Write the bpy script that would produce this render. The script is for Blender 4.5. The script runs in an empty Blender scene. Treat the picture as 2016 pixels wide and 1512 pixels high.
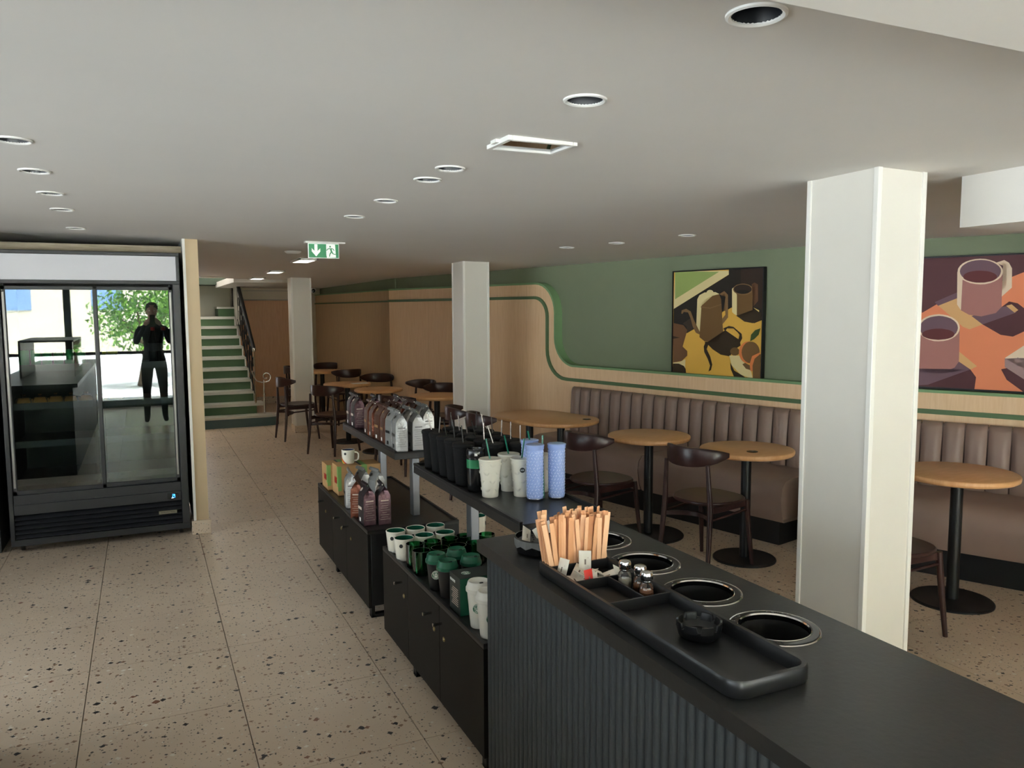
import bpy, bmesh, math, random
from math import sin, cos, pi, radians, tan, atan2, sqrt
from mathutils import Vector, Matrix
random.seed(7)
S = bpy.context.scene
COL = S.collection
# ------------------------------------------------------------ camera
YAW, PIT, ROL, FPX, EYE = radians(24.815), radians(5.363), radians(-0.29), 1571.0, 1.63
fw = Vector((sin(YAW)*cos(PIT), cos(YAW)*cos(PIT), -sin(PIT)))
rt = Vector((cos(YAW), -sin(YAW), 0)); up = rt.cross(fw)
r2 = cos(ROL)*rt + sin(ROL)*up; u2 = -sin(ROL)*rt + cos(ROL)*up
cd = bpy.data.cameras.new('camera'); cam = bpy.data.objects.new('camera', cd); COL.objects.link(cam)
cd.sensor_width = 36; cd.lens = FPX/2016*36; cd.clip_start = 0.05; cd.clip_end = 200
M = Matrix((r2, u2, -fw)).transposed().to_4x4(); M.translation = (0, 0, EYE); cam.matrix_world = M
S.camera = cam
# ------------------------------------------------------------ world, daylight, exposure
S.view_settings.view_transform = 'Standard'; S.view_settings.look = 'None'
S.view_settings.gamma = 1; S.view_settings.use_curve_mapping = False
S.view_settings.exposure = 0.4
W = bpy.data.worlds.new('world'); S.world = W; W.use_nodes = True
bg = W.node_tree.nodes['Background']; bg.inputs[0].default_value = (0.88, 0.915, 1.0, 1); bg.inputs[1].default_value = 6.0
def area_light(name, loc, w, h, rot, power, col=(1.0, .97, .92), portal=False):
    l = bpy.data.lights.new(name, 'AREA'); l.shape = 'RECTANGLE'; l.size = w; l.size_y = h; l.energy = power; l.color = col
    o = bpy.data.objects.new(name, l); COL.objects.link(o); o.location = loc; o.rotation_euler = rot
    if portal: l.cycles.is_portal = True
    return o
area_light('facade_daylight_portal', (.35, -2.62, 1.3), 7.7, 2.35, (radians(90), 0, 0), 1, portal=True)
area_light('stairwell_fill', (.95, 13.2, 3.1), .4, 2.0, (0, 0, 0), 4)  # added fill lamp under the closed well top, no window there
area_light('side_daylight_portal', (-3.62, 1.3, 1.3), 7.6, 2.4, (radians(90), 0, radians(-90)), 1, portal=True)
sl = bpy.data.lights.new('sun', 'SUN'); sl.energy = 60; sl.angle = radians(1.5); sl.color = (1, .955, .95)
so = bpy.data.objects.new('sun', sl); COL.objects.link(so); so.rotation_euler = (radians(-17), 0, radians(-30)); so.location = (0, -6, 6)
S.cycles.max_bounces = 10; S.cycles.diffuse_bounces = 6; S.cycles.glossy_bounces = 4; S.cycles.transparent_max_bounces = 12
S.cycles.transmission_bounces = 6; S.cycles.sample_clamp_indirect = 12; S.cycles.caustics_reflective = False; S.cycles.caustics_refractive = False
S.cycles.use_denoising = True
# ------------------------------------------------------------ materials
def lin(c): return tuple((v/12.92 if v <= .04045 else ((v+.055)/1.055)**2.4) for v in c)
def rgb(r, g, b): return lin((r/255, g/255, b/255)) + (1,)
MAT = {}
def mat(name, col=(200, 200, 200), rough=.5, metal=0, spec=.5, bump=0, bscale=40, alpha=None, trans=0, coat=0, emit=None, var=0, vscale=6, ior=None, bstretch=None):
    if name in MAT: return MAT[name]
    m = bpy.data.materials.new(name); m.use_nodes = True; nt = m.node_tree; b = nt.nodes['Principled BSDF']
    c = rgb(*col); b.inputs['Base Color'].default_value = c; b.inputs['Roughness'].default_value = rough
    b.inputs['Metallic'].default_value = metal; b.inputs['Specular IOR Level'].default_value = spec
    b.inputs['Coat Weight'].default_value = coat; b.inputs['Transmission Weight'].default_value = trans
    if ior: b.inputs['IOR'].default_value = ior
    if emit: b.inputs['Emission Color'].default_value = rgb(*emit[0]); b.inputs['Emission Strength'].default_value = emit[1]
    tc = nt.nodes.new('ShaderNodeNewGeometry') if (bump or var) else None
    if tc:
        mp = nt.nodes.new('ShaderNodeVectorMath'); mp.operation = 'MULTIPLY'; mp.inputs[1].default_value = bstretch or (1, 1, 1)
        nt.links.new(tc.outputs['Position'], mp.inputs[0])
    if bump:
        n = nt.nodes.new('ShaderNodeTexNoise'); n.inputs['Scale'].default_value = bscale; n.inputs['Detail'].default_value = 4
        nt.links.new(mp.outputs[0], n.inputs['Vector'])
        bp = nt.nodes.new('ShaderNodeBump'); bp.inputs['Strength'].default_value = bump; bp.inputs['Distance'].default_value = .01
        nt.links.new(n.outputs['Fac'], bp.inputs['Height']); nt.links.new(bp.outputs[0], b.inputs['Normal'])
    if var:
        n = nt.nodes.new('ShaderNodeTexNoise'); n.inputs['Scale'].default_value = vscale; n.inputs['Detail'].default_value = 5; n.inputs['Roughness'].default_value = .6
        nt.links.new(mp.outputs[0], n.inputs['Vector'])
        mr = nt.nodes.new('ShaderNodeMapRange'); mr.inputs[1].default_value = .3; mr.inputs[2].default_value = .7
        mr.inputs[3].default_value = 1-var; mr.inputs[4].default_value = 1+var; nt.links.new(n.outputs['Fac'], mr.inputs[0])
        mx = nt.nodes.new('ShaderNodeVectorMath'); mx.operation = 'SCALE'; mx.inputs[0].default_value = c[:3]
        nt.links.new(mr.outputs[0], mx.inputs['Scale']); nt.links.new(mx.outputs[0], b.inputs['Base Color'])
    MAT[name] = m; return m
def clear_glass(name, tint=(255, 255, 255), refl=1.0, base=.0):
    if name in MAT: return MAT[name]
    m = bpy.data.materials.new(name); m.use_nodes = True; nt = m.node_tree; nt.nodes.clear()
    o = nt.nodes.new('ShaderNodeOutputMaterial'); t = nt.nodes.new('ShaderNodeBsdfTransparent'); g = nt.nodes.new('ShaderNodeBsdfGlossy')
    t.inputs[0].default_value = rgb(*tint); g.inputs['Roughness'].default_value = .01
    f = nt.nodes.new('ShaderNodeFresnel'); f.inputs[0].default_value = 1.5
    ma = nt.nodes.new('ShaderNodeMath'); ma.operation = 'MULTIPLY_ADD'; ma.inputs[1].default_value = refl; ma.inputs[2].default_value = base; ma.use_clamp = True
    mx = nt.nodes.new('ShaderNodeMixShader'); nt.links.new(f.outputs[0], ma.inputs[0]); nt.links.new(ma.outputs[0], mx.inputs[0])
    nt.links.new(t.outputs[0], mx.inputs[1]); nt.links.new(g.outputs[0], mx.inputs[2]); nt.links.new(mx.outputs[0], o.inputs[0])
    MAT[name] = m; return m
def terrazzo():
    m = bpy.data.materials.new('terrazzo'); m.use_nodes = True; nt = m.node_tree; b = nt.nodes['Principled BSDF']; L = nt.links
    g = nt.nodes.new('ShaderNodeNewGeometry')
    nz = nt.nodes.new('ShaderNodeTexNoise'); nz.inputs['Scale'].default_value = 60; nz.inputs['Detail'].default_value = 2
    L.new(g.outputs['Position'], nz.inputs['Vector'])
    vm = nt.nodes.new('ShaderNodeVectorMath'); vm.operation = 'MULTIPLY_ADD'; vm.inputs[1].default_value = (.012, .012, .012)
    L.new(nz.outputs['Color'], vm.inputs[0]); L.new(g.outputs['Position'], vm.inputs[2])
    big = nt.nodes.new('ShaderNodeTexNoise'); big.inputs['Scale'].default_value = 1.3; big.inputs['Detail'].default_value = 6
    L.new(g.outputs['Position'], big.inputs['Vector'])
    r0 = nt.nodes.new('ShaderNodeValToRGB'); r0.color_ramp.elements[0].position = .3; r0.color_ramp.elements[1].position = .7
    r0.color_ramp.elements[0].color = rgb(200, 180, 158); r0.color_ramp.elements[1].color = rgb(218, 199, 177)
    L.new(big.outputs['Fac'], r0.inputs[0]); cur = r0.outputs[0]
    def chips(scale, size, prob, col, seed, cur):
        v = nt.nodes.new('ShaderNodeTexVoronoi'); v.inputs['Scale'].default_value = scale; v.distance = 'MANHATTAN'
        ad = nt.nodes.new('ShaderNodeVectorMath'); ad.inputs[1].default_value = (seed, seed*1.7, 0.0)
        L.new(vm.outputs[0], ad.inputs[0]); L.new(ad.outputs[0], v.inputs['Vector'])
        s = nt.nodes.new('ShaderNodeSeparateColor'); L.new(v.outputs['Color'], s.inputs[0])
        th = nt.nodes.new('ShaderNodeMath'); th.operation = 'LESS_THAN'; th.inputs[1].default_value = prob; L.new(s.outputs[0], th.inputs[0])
        sz = nt.nodes.new('ShaderNodeMath'); sz.operation = 'MULTIPLY_ADD'; sz.inputs[1].default_value = size; sz.inputs[2].default_value = size*.35; L.new(s.outputs[1], sz.inputs[0])
        lt = nt.nodes.new('ShaderNodeMath'); lt.operation = 'LESS_THAN'; L.new(v.outputs['Distance'], lt.inputs[0]); L.new(sz.outputs[0], lt.inputs[1])
        mu = nt.nodes.new('ShaderNodeMath'); mu.operation = 'MULTIPLY'; L.new(th.outputs[0], mu.inputs[0]); L.new(lt.outputs[0], mu.inputs[1])
        mx = nt.nodes.new('ShaderNodeMix'); mx.data_type = 'RGBA'; L.new(mu.outputs[0], mx.inputs['Factor']); L.new(cur, mx.inputs['A']); mx.inputs['B'].default_value = rgb(*col)
        return mx.outputs['Result']
    cur = chips(95, .42, .30, (138, 124, 106), 3.1, cur)
    cur = chips(80, .40, .22, (204, 196, 182), 5.3, cur)
    cur = chips(38, .38, .26, (140, 108, 84), 1.3, cur)
    cur = chips(33, .34, .16, (222, 214, 200), 8.9, cur)
    cur = chips(60, .38, .18, (60, 54, 50), 11.7, cur)
    cur = chips(24, .33, .24, (40, 37, 37), 2.2, cur)
    cur = chips(11, .22, .06, (46, 42, 44), 7.7, cur)
    cur = chips(12, .22, .10, (134, 88, 66), 13.1, cur)
    L.new(cur, b.inputs['Base Color']); b.inputs['Roughness'].default_value = .42; b.inputs['Specular IOR Level'].default_value = .5
    rr = nt.nodes.new('ShaderNodeMapRange'); rr.inputs[3].default_value = .30; rr.inputs[4].default_value = .44; L.new(big.outputs['Fac'], rr.inputs[0]); L.new(rr.outputs[0], b.inputs['Roughness'])
    MAT['terrazzo'] = m; return m
def woodm(name, c1, c2, rough=.45, stretch=(1, 1, 1), scale=3, spec=.4):
    m = bpy.data.materials.new(name); m.use_nodes = True; nt = m.node_tree; b = nt.nodes['Principled BSDF']; L = nt.links
    g = nt.nodes.new('ShaderNodeNewGeometry'); mp = nt.nodes.new('ShaderNodeVectorMath'); mp.operation = 'MULTIPLY'; mp.inputs[1].default_value = stretch
    L.new(g.outputs['Position'], mp.inputs[0])
    n = nt.nodes.new('ShaderNodeTexNoise'); n.inputs['Scale'].default_value = scale; n.inputs['Detail'].default_value = 8; n.inputs['Roughness'].default_value = .65; n.inputs['Distortion'].default_value = .4
    L.new(mp.outputs[0], n.inputs['Vector'])
    r = nt.nodes.new('ShaderNodeValToRGB'); r.color_ramp.elements[0].position = .3; r.color_ramp.elements[1].position = .72
    r.color_ramp.elements[0].color = rgb(*c1); r.color_ramp.elements[1].color = rgb(*c2); L.new(n.outputs['Fac'], r.inputs[0])
    L.new(r.outputs[0], b.inputs['Base Color']); b.inputs['Roughness'].default_value = rough; b.inputs['Specular IOR Level'].default_value = spec
    bp = nt.nodes.new('ShaderNodeBump'); bp.inputs['Strength'].default_value = .08; bp.inputs['Distance'].default_value = .003
    L.new(n.outputs['Fac'], bp.inputs['Height']); L.new(bp.outputs[0], b.inputs['Normal'])
    MAT[name] = m; return m
terrazzo()
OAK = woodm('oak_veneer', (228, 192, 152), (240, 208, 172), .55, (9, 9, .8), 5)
OAK_DIM = woodm('oak_veneer_dim', (180, 150, 114), (196, 166, 128), .5, (9, 9, .8), 5)  # same oak darkened, the dimmer far end put into the colour
TOPW = woodm('oak_table_top', (206, 152, 102), (226, 178, 128), .35, (2.5, 14, 1), 4, .5)
DARKW = woodm('dark_stained_wood', (46, 27, 26), (62, 37, 35), .3, (3, 3, 3), 6, .5)
TIMB = woodm('pale_timber', (150, 138, 118), (190, 178, 156), .7, (1.5, 20, 20), 4)
WHITEP = mat('ceiling_paint', (222, 219, 214), .85, spec=.2, bump=.05, bscale=3, var=.02, vscale=1.2)
WALLP = mat('wall_paint', (196, 192, 182), .8, spec=.2)
GREEN = mat('green_wall_paint', (124, 134, 110), .75, spec=.25, bump=.05, bscale=120, var=.03, vscale=2)
GREENT = mat('green_trim_paint', (122, 156, 112), .55, spec=.4)
GREEND = mat('dark_green_trim', (88, 114, 80), .5, spec=.4)
COLP = mat('column_laminate', (222, 218, 209), .35, spec=.4, var=.02, vscale=3)
ALU = mat('column_corner_trim', (238, 236, 230), .3, spec=.5)
BLK = mat('black_laminate', (26, 26, 27), .45, spec=.35, bump=.03, bscale=200)
BLK2 = mat('black_worktop', (36, 36, 35), .38, spec=.45, bump=.04, bscale=60, var=.12, vscale=9)
CABF = mat('black_cabinet_front', (15, 13, 11), .5, spec=.2)
SLATM = mat('charcoal_slat', (58, 62, 64), .55, spec=.35, bump=.08, bscale=120)
BLKG = mat('black_gloss', (14, 14, 15), .12, spec=.6)
BLKM = mat('black_metal', (26, 26, 28), .4, metal=.3, spec=.5)
STEELP = mat('grey_steel_post', (120, 122, 126), .42, metal=.85)
CHROME = mat('chrome', (214, 212, 208), .12, metal=1)
BRASS = mat('brass_lock', (176, 158, 112), .3, metal=1)
LEATH = mat('taupe_leather', (142, 120, 110), .42, spec=.45, bump=.12, bscale=18, var=.05, vscale=4)
PLINTH = mat('black_plinth', (22, 22, 23), .4, spec=.4)
WHITE = mat('white_plastic', (235, 234, 230), .4)
FRB = mat('fridge_charcoal', (36, 37, 41), .4, spec=.4)
FRD = mat('fridge_black', (18, 18, 19), .5)
HEADM = mat('fridge_header_panel', (206, 206, 214), .35)
FGL = clear_glass('fridge_door_glass', (225, 232, 230), 1.4, .045)
WGL = clear_glass('window_glass', (248, 252, 250), 1.0, .0)
# ------------------------------------------------------------ mesh helper
class MB:
    def __init__(s): s.v = []; s.f = []; s.m = []; s.mi = 0
    def add(s, vs, fs, xf=None):
        o = len(s.v)
        s.v += [tuple(xf @ Vector(v)) for v in vs] if xf else [tuple(v) for v in vs]
        s.f += [tuple(o+i for i in f) for f in fs]; s.m += [s.mi]*len(fs); return s
    def box(s, x0, x1, y0, y1, z0, z1, xf=None):
        v = [(x0, y0, z0), (x1, y0, z0), (x1, y1, z0), (x0, y1, z0), (x0, y0, z1), (x1, y0, z1), (x1, y1, z1), (x0, y1, z1)]
        return s.add(v, [(0, 3, 2, 1), (4, 5, 6, 7), (0, 1, 5, 4), (1, 2, 6, 5), (2, 3, 7, 6), (3, 0, 4, 7)], xf)
    def lathe(s, prof, n=24, c=(0, 0, 0), xf=None, mod=None, close=True):
        vs = []; fs = []
        for (r, z) in prof:
            for i in range(n):
                a = 2*pi*i/n; rr = r if not mod else mod(r, z, i, n); vs.append((c[0]+rr*cos(a), c[1]+rr*sin(a), c[2]+z))
        for k in range(len(prof)-1):
            for i in range(n):
                j = (i+1) % n; fs.append((k*n+i, k*n+j, (k+1)*n+j, (k+1)*n+i))
        if close:
            if prof[0][0] > 1e-6: fs.append(tuple(range(n-1, -1, -1)))
            if prof[-1][0] > 1e-6: fs.append(tuple((len(prof)-1)*n+i for i in range(n)))
        return s.add(vs, fs, xf)
    def tube(s, path, r, n=8, caps=True):
        P = [Vector(p) for p in path]; vs = []; fs = []; prev = None
        for i, p in enumerate(P):
            t = (P[min(i+1, len(P)-1)]-P[max(i-1, 0)]).normalized()
            if prev is None:
                a = Vector((0, 0, 1)) if abs(t.z) < .9 else Vector((1, 0, 0)); nn = t.cross(a).normalized()
            else: nn = (prev - t*prev.dot(t)).normalized()
            prev = nn; b = t.cross(nn); rr = r[i] if isinstance(r, (list, tuple)) else r
            for k in range(n):
                a = 2*pi*k/n; vs.append(tuple(p + (nn*cos(a)+b*sin(a))*rr))
        for i in range(len(P)-1):
            for k in range(n):
                j = (k+1) % n; fs.append((i*n+k, i*n+j, (i+1)*n+j, (i+1)*n+k))
        if caps: fs += [tuple(range(n-1, -1, -1)), tuple((len(P)-1)*n+k for k in range(n))]
        return s.add(vs, fs)
    def prism(s, poly, z0, z1, xf=None):
        n = len(poly); vs = [(x, y, z0) for x, y in poly]+[(x, y, z1) for x, y in poly]
        fs = [tuple(range(n-1, -1, -1)), tuple(range(n, 2*n))]+[(i, (i+1) % n, n+(i+1) % n, n+i) for i in range(n)]
        return s.add(vs, fs, xf)
    def loft(s, rings, caps=True, xf=None, closed=True):
        n = len(rings[0]); vs = [v for r in rings for v in r]; fs = []
        for k in range(len(rings)-1):
            for i in range(n if closed else n-1):
                j = (i+1) % n; fs.append((k*n+i, k*n+j, (k+1)*n+j, (k+1)*n+i))
        if caps: fs += [tuple(range(n-1, -1, -1)), tuple((len(rings)-1)*n+i for i in range(n))]
        return s.add(vs, fs, xf)
    def mesh(s, name, mats, smooth=None):
        me = bpy.data.meshes.new(name); me.from_pydata(s.v, [], s.f)
        for m in (mats if isinstance(mats, (list, tuple)) else [mats]): me.materials.append(m)
        for p, i in zip(me.polygons, s.m): p.material_index = i
        bm = bmesh.new(); bm.from_mesh(me); bmesh.ops.recalc_face_normals(bm, faces=bm.faces); bm.to_mesh(me); bm.free()
        if smooth:
            me.polygons.foreach_set('use_smooth', [True]*len(me.polygons)); me.set_sharp_from_angle(angle=radians(smooth))
        return me
    def build(s, name, mats, parent=None, smooth=None, bevel=0, seg=2):
        o = bpy.data.objects.new(name, s.mesh(name, mats, smooth)); COL.objects.link(o)
        if parent: o.parent = parent
        if bevel:
            b = o.modifiers.new('bevel', 'BEVEL'); b.width = bevel; b.segments = seg; b.limit_method = 'ANGLE'; b.angle_limit = radians(40)
            if not smooth: o.data.polygons.foreach_set('use_smooth', [True]*len(o.data.polygons)); o.data.set_sharp_from_angle(angle=radians(60))
        return o
def tag(o, label=None, cat=None, group=None, kind=None):
    if label: o['label'] = label
    if cat: o['category'] = cat
    if group: o['group'] = group
    if kind: o['kind'] = kind
    return o
def thing(name, label, cat, loc=(0, 0, 0), rz=0, group=None):
    o = bpy.data.objects.new(name, None); COL.objects.link(o); o.empty_display_size = .05
    o.location = loc; o.rotation_euler = (0, 0, rz); return tag(o, label, cat, group)
def root(name, kind='structure', loc=(0, 0, 0), rz=0):
    o = bpy.data.objects.new(name, None); COL.objects.link(o); o.location = loc; o.rotation_euler = (0, 0, rz); o['kind'] = kind; return o
def dup(o, loc, rz, label=None, group=None, parent=None):
    c = o.copy(); COL.objects.link(c)
    if parent: c.parent = parent
    else:
        c.location = loc; c.rotation_euler = (0, 0, rz)
    if label: c['label'] = label
    if group: c['group'] = group
    for ch in list(o.children): dup(ch, None, None, parent=c)
    return c
def part(name, parent, mesh, m=None, loc=None, label=None):
    o = bpy.data.objects.new(name, mesh); COL.objects.link(o); o.parent = parent
    if loc: o.location = loc
    if label: o['label'] = label
    return o
def text_mesh(txt, size, m, ext=.0004, align='CENTER', bold=False):
    cu = bpy.data.curves.new('lettering', 'FONT'); cu.body = txt; cu.size = size; cu.extrude = ext; cu.align_x = align; cu.align_y = 'CENTER'; cu.resolution_u = 2
    if bold: cu.offset = size*.025
    o = bpy.data.objects.new('lettering', cu); COL.objects.link(o); bpy.context.view_layer.update()
    me = bpy.data.meshes.new_from_object(o.evaluated_get(bpy.context.evaluated_depsgraph_get())); me.materials.clear(); me.materials.append(m)
    bpy.data.objects.remove(o); return me
def lettering(name, txt, size, m, parent, mtx, **k):
    o = bpy.data.objects.new(name, text_mesh(txt, size, m, **k)); COL.objects.link(o); o.parent = parent; o.matrix_local = mtx; return o
def frame_mtx(x, y, o):   # columns: text x axis, text y axis, normal
    x = Vector(x).normalized(); y = Vector(y).normalized(); n = x.cross(y); m = Matrix((x, y, n)).transposed().to_4x4(); m.translation = o; return m
def holed(outer, holes, z, thick=0):
    """flat plate with openings: outer polygon and hole polygons (x, y); optional thickness downwards"""
    bm = bmesh.new(); es = []
    for lp in [outer]+holes:
        vs = [bm.verts.new((x, y, z(x, y) if callable(z) else z)) for x, y in lp]
        es += [bm.edges.new((vs[i], vs[(i+1) % len(vs)])) for i in range(len(vs))]
    bmesh.ops.triangle_fill(bm, use_beauty=True, use_dissolve=False, edges=es)
    for f in bm.faces:
        if f.normal.z < 0: f.normal_flip()
    if thick:
        r = bmesh.ops.extrude_face_region(bm, geom=list(bm.faces)); vs = [v for v in r['geom'] if isinstance(v, bmesh.types.BMVert)]
        for v in vs: v.co.z -= thick
        bmesh.ops.recalc_face_normals(bm, faces=bm.faces)
    return bm
def bm_obj(name, bm, m, parent=None):
    me = bpy.data.meshes.new(name); bm.to_mesh(me); bm.free(); me.materials.append(m)
    o = bpy.data.objects.new(name, me); COL.objects.link(o); o.parent = parent; return o
def circ(cx, cy, r, n=32): return [(cx+r*cos(2*pi*i/n), cy+r*sin(2*pi*i/n)) for i in range(n)]
CEIL = lambda x, y: 2.215-.018*x-.0115*y
def rrect(x0, x1, y0, y1, r, n=5):
    p = []
    for cx, cy, a in ((x1-r, y0+r, -90), (x1-r, y1-r, 0), (x0+r, y1-r, 90), (x0+r, y0+r, 180)):
        for i in range(n+1): t = radians(a+90*i/n); p.append((cx+r*cos(t), cy+r*sin(t)))
    return p
# ------------------------------------------------------------ floor: terrazzo tiles with joints
fl = root('floor')
MB().box(-3.5, 8.2, -2.6, 15.2, -.12, -.02).build('screed', mat('joint_grout', (70, 62, 54), .9), fl)
TX, TY = .5965, .602
nx = [(-.284+TX*i) for i in range(-6, 15)]; ny = [(2.778+TY*j) for j in range(-9, 21)]
allt = []
for x in nx:
    for y in ny:
        cx, cy = x+TX/2, y+TY/2
        dep = cx*fw.x+cy*fw.y; lat = cx*rt.x+cy*rt.y
        vis = dep > .9 and abs(lat) < dep*.68+.4 and cy > 1.0
        allt.append((0 if vis else 1, cx*cx+cy*cy, cx, cy))
allt.sort()
tmesh = MB().box(-TX/2+.0018, TX/2-.0018, -TY/2+.0012, TY/2-.0012, -.02, 0).mesh('tile', MAT['terrazzo'])
for k, (v, d, cx, cy) in enumerate(allt[:290]):
    o = bpy.data.objects.new('tile', tmesh); COL.objects.link(o); o.parent = fl; o.location = (cx, cy, 0)
rest = MB()
for (v, d, cx, cy) in allt[290:]: rest.box(cx-TX/2+.0018, cx+TX/2-.0018, cy-TY/2+.0012, cy+TY/2-.0012, -.02, 0)
tag(rest.build('outer_tiling', MAT['terrazzo'], fl), kind='stuff')
# ------------------------------------------------------------ ceiling with openings for recessed lamps and the stairwell
LAMPS = [(1.078, 1.224), (1.078, 1.867), (1.085, 2.894), (1.085, 3.157), (1.09, 3.79), (1.093, 4.427),
         (-.354, 3.088), (-.355, 3.68), (-.355, 4.281), (-.354, 4.87), (-.35, 5.804), (2.982, 5.436), (3.13, 4.961), (3.27, 4.324)]
LR = .048
ce = root('ceiling')
VENT = (1.075, 1.29, 2.325, 2.465)
holes = [circ(x, y, LR, 28) for x, y in LAMPS]+[[(VENT[0], VENT[2]), (VENT[1], VENT[2]), (VENT[1], VENT[3]), (VENT[0], VENT[3])], [(.70, 11.5), (1.25, 11.5), (1.25, 15.1), (.70, 15.1)]]
bm_obj('plaster_ceiling', holed([(-3.6, .8), (8.2, .8), (8.2, 15.2), (-3.6, 15.2)], holes, CEIL), WHITEP, ce)
MB().box(-3.6, .68, .9, 15.2, 2.42, 2.5).box(1.44, 8.2, .9, 15.2, 2.42, 2.5).box(.68, 1.44, .9, 11.48, 2.42, 2.5).build('upper_slab', WALLP, ce)
MB().box(-3.6, 8.2, -2.6, .905, 2.06, 2.5).build('front_soffit', mat('lit_ceiling_paint', (240, 237, 231), .85, spec=.2), ce)  # ceiling paint whitened to stand for window light on the soffit
so = MB().box(2.94, 7.2, 1.15, 2.15, 1.94, 2.3); tag(so.build('trim_1', WHITEP), kind='structure')
# ------------------------------------------------------------ walls
def w14(T, z, off=0): c, s = cos(radians(14)), sin(radians(14)); return (c*(5.416+off)-s*T, s*(5.416+off)+c*T, z)
def w26(T, z, off=0): c, s = cos(radians(26)), sin(radians(26)); return (c*(5.925+off)-s*T, s*(5.925+off)+c*T, z)
TB14 = -sin(radians(14))*4.525+cos(radians(14))*4.236; TB26 = -sin(radians(26))*4.525+cos(radians(26))*4.236
TE14 = -sin(radians(14))*3.02+cos(radians(14))*10.28
def arc(cx, cz, r, a0, a1, n=8): return [(cx+r*cos(radians(a0+(a1-a0)*i/n)), cz+r*sin(radians(a0+(a1-a0)*i/n))) for i in range(n+1)]
wr = root('wall_right')
# recessed green field (14 deg part) and 26 deg part
MB().add([w14(TB14, 0, .04), w14(TE14, 0, .04), w14(TE14, 2.4, .04), w14(TB14, 2.4, .04), w14(TB14, 0, .2), w14(TE14, 0, .2), w14(TE14, 2.4, .2), w14(TB14, 2.4, .2)],
         [(0, 1, 2, 3), (4, 7, 6, 5), (0, 4, 5, 1), (3, 2, 6, 7), (0, 3, 7, 4), (1, 5, 6, 2)]).build('green_field', GREEN, wr)
MB().add([w26(TB26+.02, 0, .03), w26(-7, 0, .03), w26(-7, 2.8, .03), w26(TB26+.02, 2.8, .03), w26(TB26, 0, .2), w26(-7, 0, .2), w26(-7, 2.8, .2), w26(TB26, 2.8, .2)],
         [(0, 3, 2, 1), (4, 5, 6, 7), (0, 1, 5, 4), (3, 7, 6, 2), (0, 4, 7, 3), (1, 2, 6, 5)]).build('green_field', GREEN, wr)
outer = [(TB14, 1.06), (5.72, 1.06)]+arc(5.70, 1.35, .29, -90, 0)[1:]+arc(6.28, 1.59, .29, 180, 90)[0:]+[(TE14, 1.88)]
inner = [(TB14, .92), (5.78, .92)]+arc(5.80, 1.22, .30, -90, 0)[1:]+arc(6.28, 1.55, .18, 180, 90)[0:]+[(TE14, 1.73)]
def wallplate(mb, line, zlow, o0, o1, fn):
    n = len(line); F = [fn(t, z, o0) for t, z in line]+[fn(t, zlow, o0) for t, z in (line[-1], line[0])]
    B = [fn(t, z, o1) for t, z in line]+[fn(t, zlow, o1) for t, z in (line[-1], line[0])]
    m = len(F); mb.add(F+B, [tuple(range(m)), tuple(range(2*m-1, m-1, -1))]+[(i, m+i, m+(i+1) % m, (i+1) % m) for i in range(m)])
mb = MB(); wallplate(mb, outer, 0, -.05, .045, w14); pl = mb.build('oak_panelling', OAK, wr)
mb = MB()
mb.add([w26(TB26, 0, -.05), w26(-7, 0, -.05), w26(-7, 1.06, -.05), w26(TB26, 1.06, -.05), w26(TB26, 0, .035), w26(-7, 0, .035), w26(-7, 1.06, .035), w26(TB26, 1.06, .035)],
       [(0, 3, 2, 1), (4, 5, 6, 7), (0, 1, 5, 4), (3, 7, 6, 2), (0, 4, 7, 3), (1, 2, 6, 5)]); mb.build('oak_panelling', OAK, wr)
# green capping on the stepped edge and green bead below it
def ribbon(line, fn, o0, o1, h):
    mb = MB(); n = len(line); rings = []
    for i, (t, z) in enumerate(line):
        a = Vector(line[max(i-1, 0)]); b = Vector(line[min(i+1, n-1)]); d = (b-a).normalized(); nn = Vector((-d.y, d.x))
        if nn.y < 0 and abs(d.x) > abs(d.y) or (abs(d.y) >= abs(d.x) and nn.x > 0): nn = -nn
        rings.append([fn(t, z, o0), fn(t+nn.x*h, z+nn.y*h, o0), fn(t+nn.x*h, z+nn.y*h, o1), fn(t, z, o1)])
    mb.loft(rings); return mb
ribbon(outer, w14, -.055, .045, .020).build('edge_capping', GREENT, wr, smooth=50)
ribbon([(TB26, 1.06), (-7, 1.06)], w26, -.055, .035, .020).build('edge_capping', GREENT, wr)
ribbon(inner, w14, -.070, -.048, .030).build('green_bead', GREEND, wr, smooth=50)
ribbon([(TB26, .92), (-7, .92)], w26, -.070, -.048, .030).build('green_bead', GREEND, wr)
# joints of the panelling
mb = MB()
for T in (4.4, 5.62, 6.42, 7.35, 8.3, 9.3):
    a, b = w14(T-.0012, 0, -.0508), w14(T+.0012, 0, -.0508); zt = 1.05 if T < 5.9 else 1.87
    mb.add([(a[0], a[1], .0), (b[0], b[1], .0), (b[0], b[1], zt), (a[0], a[1], zt)], [(0, 1, 2, 3)])
tag(mb.build('panel_joints', mat('panel_joint', (196, 168, 132), .6), wr), kind='stuff')
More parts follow.
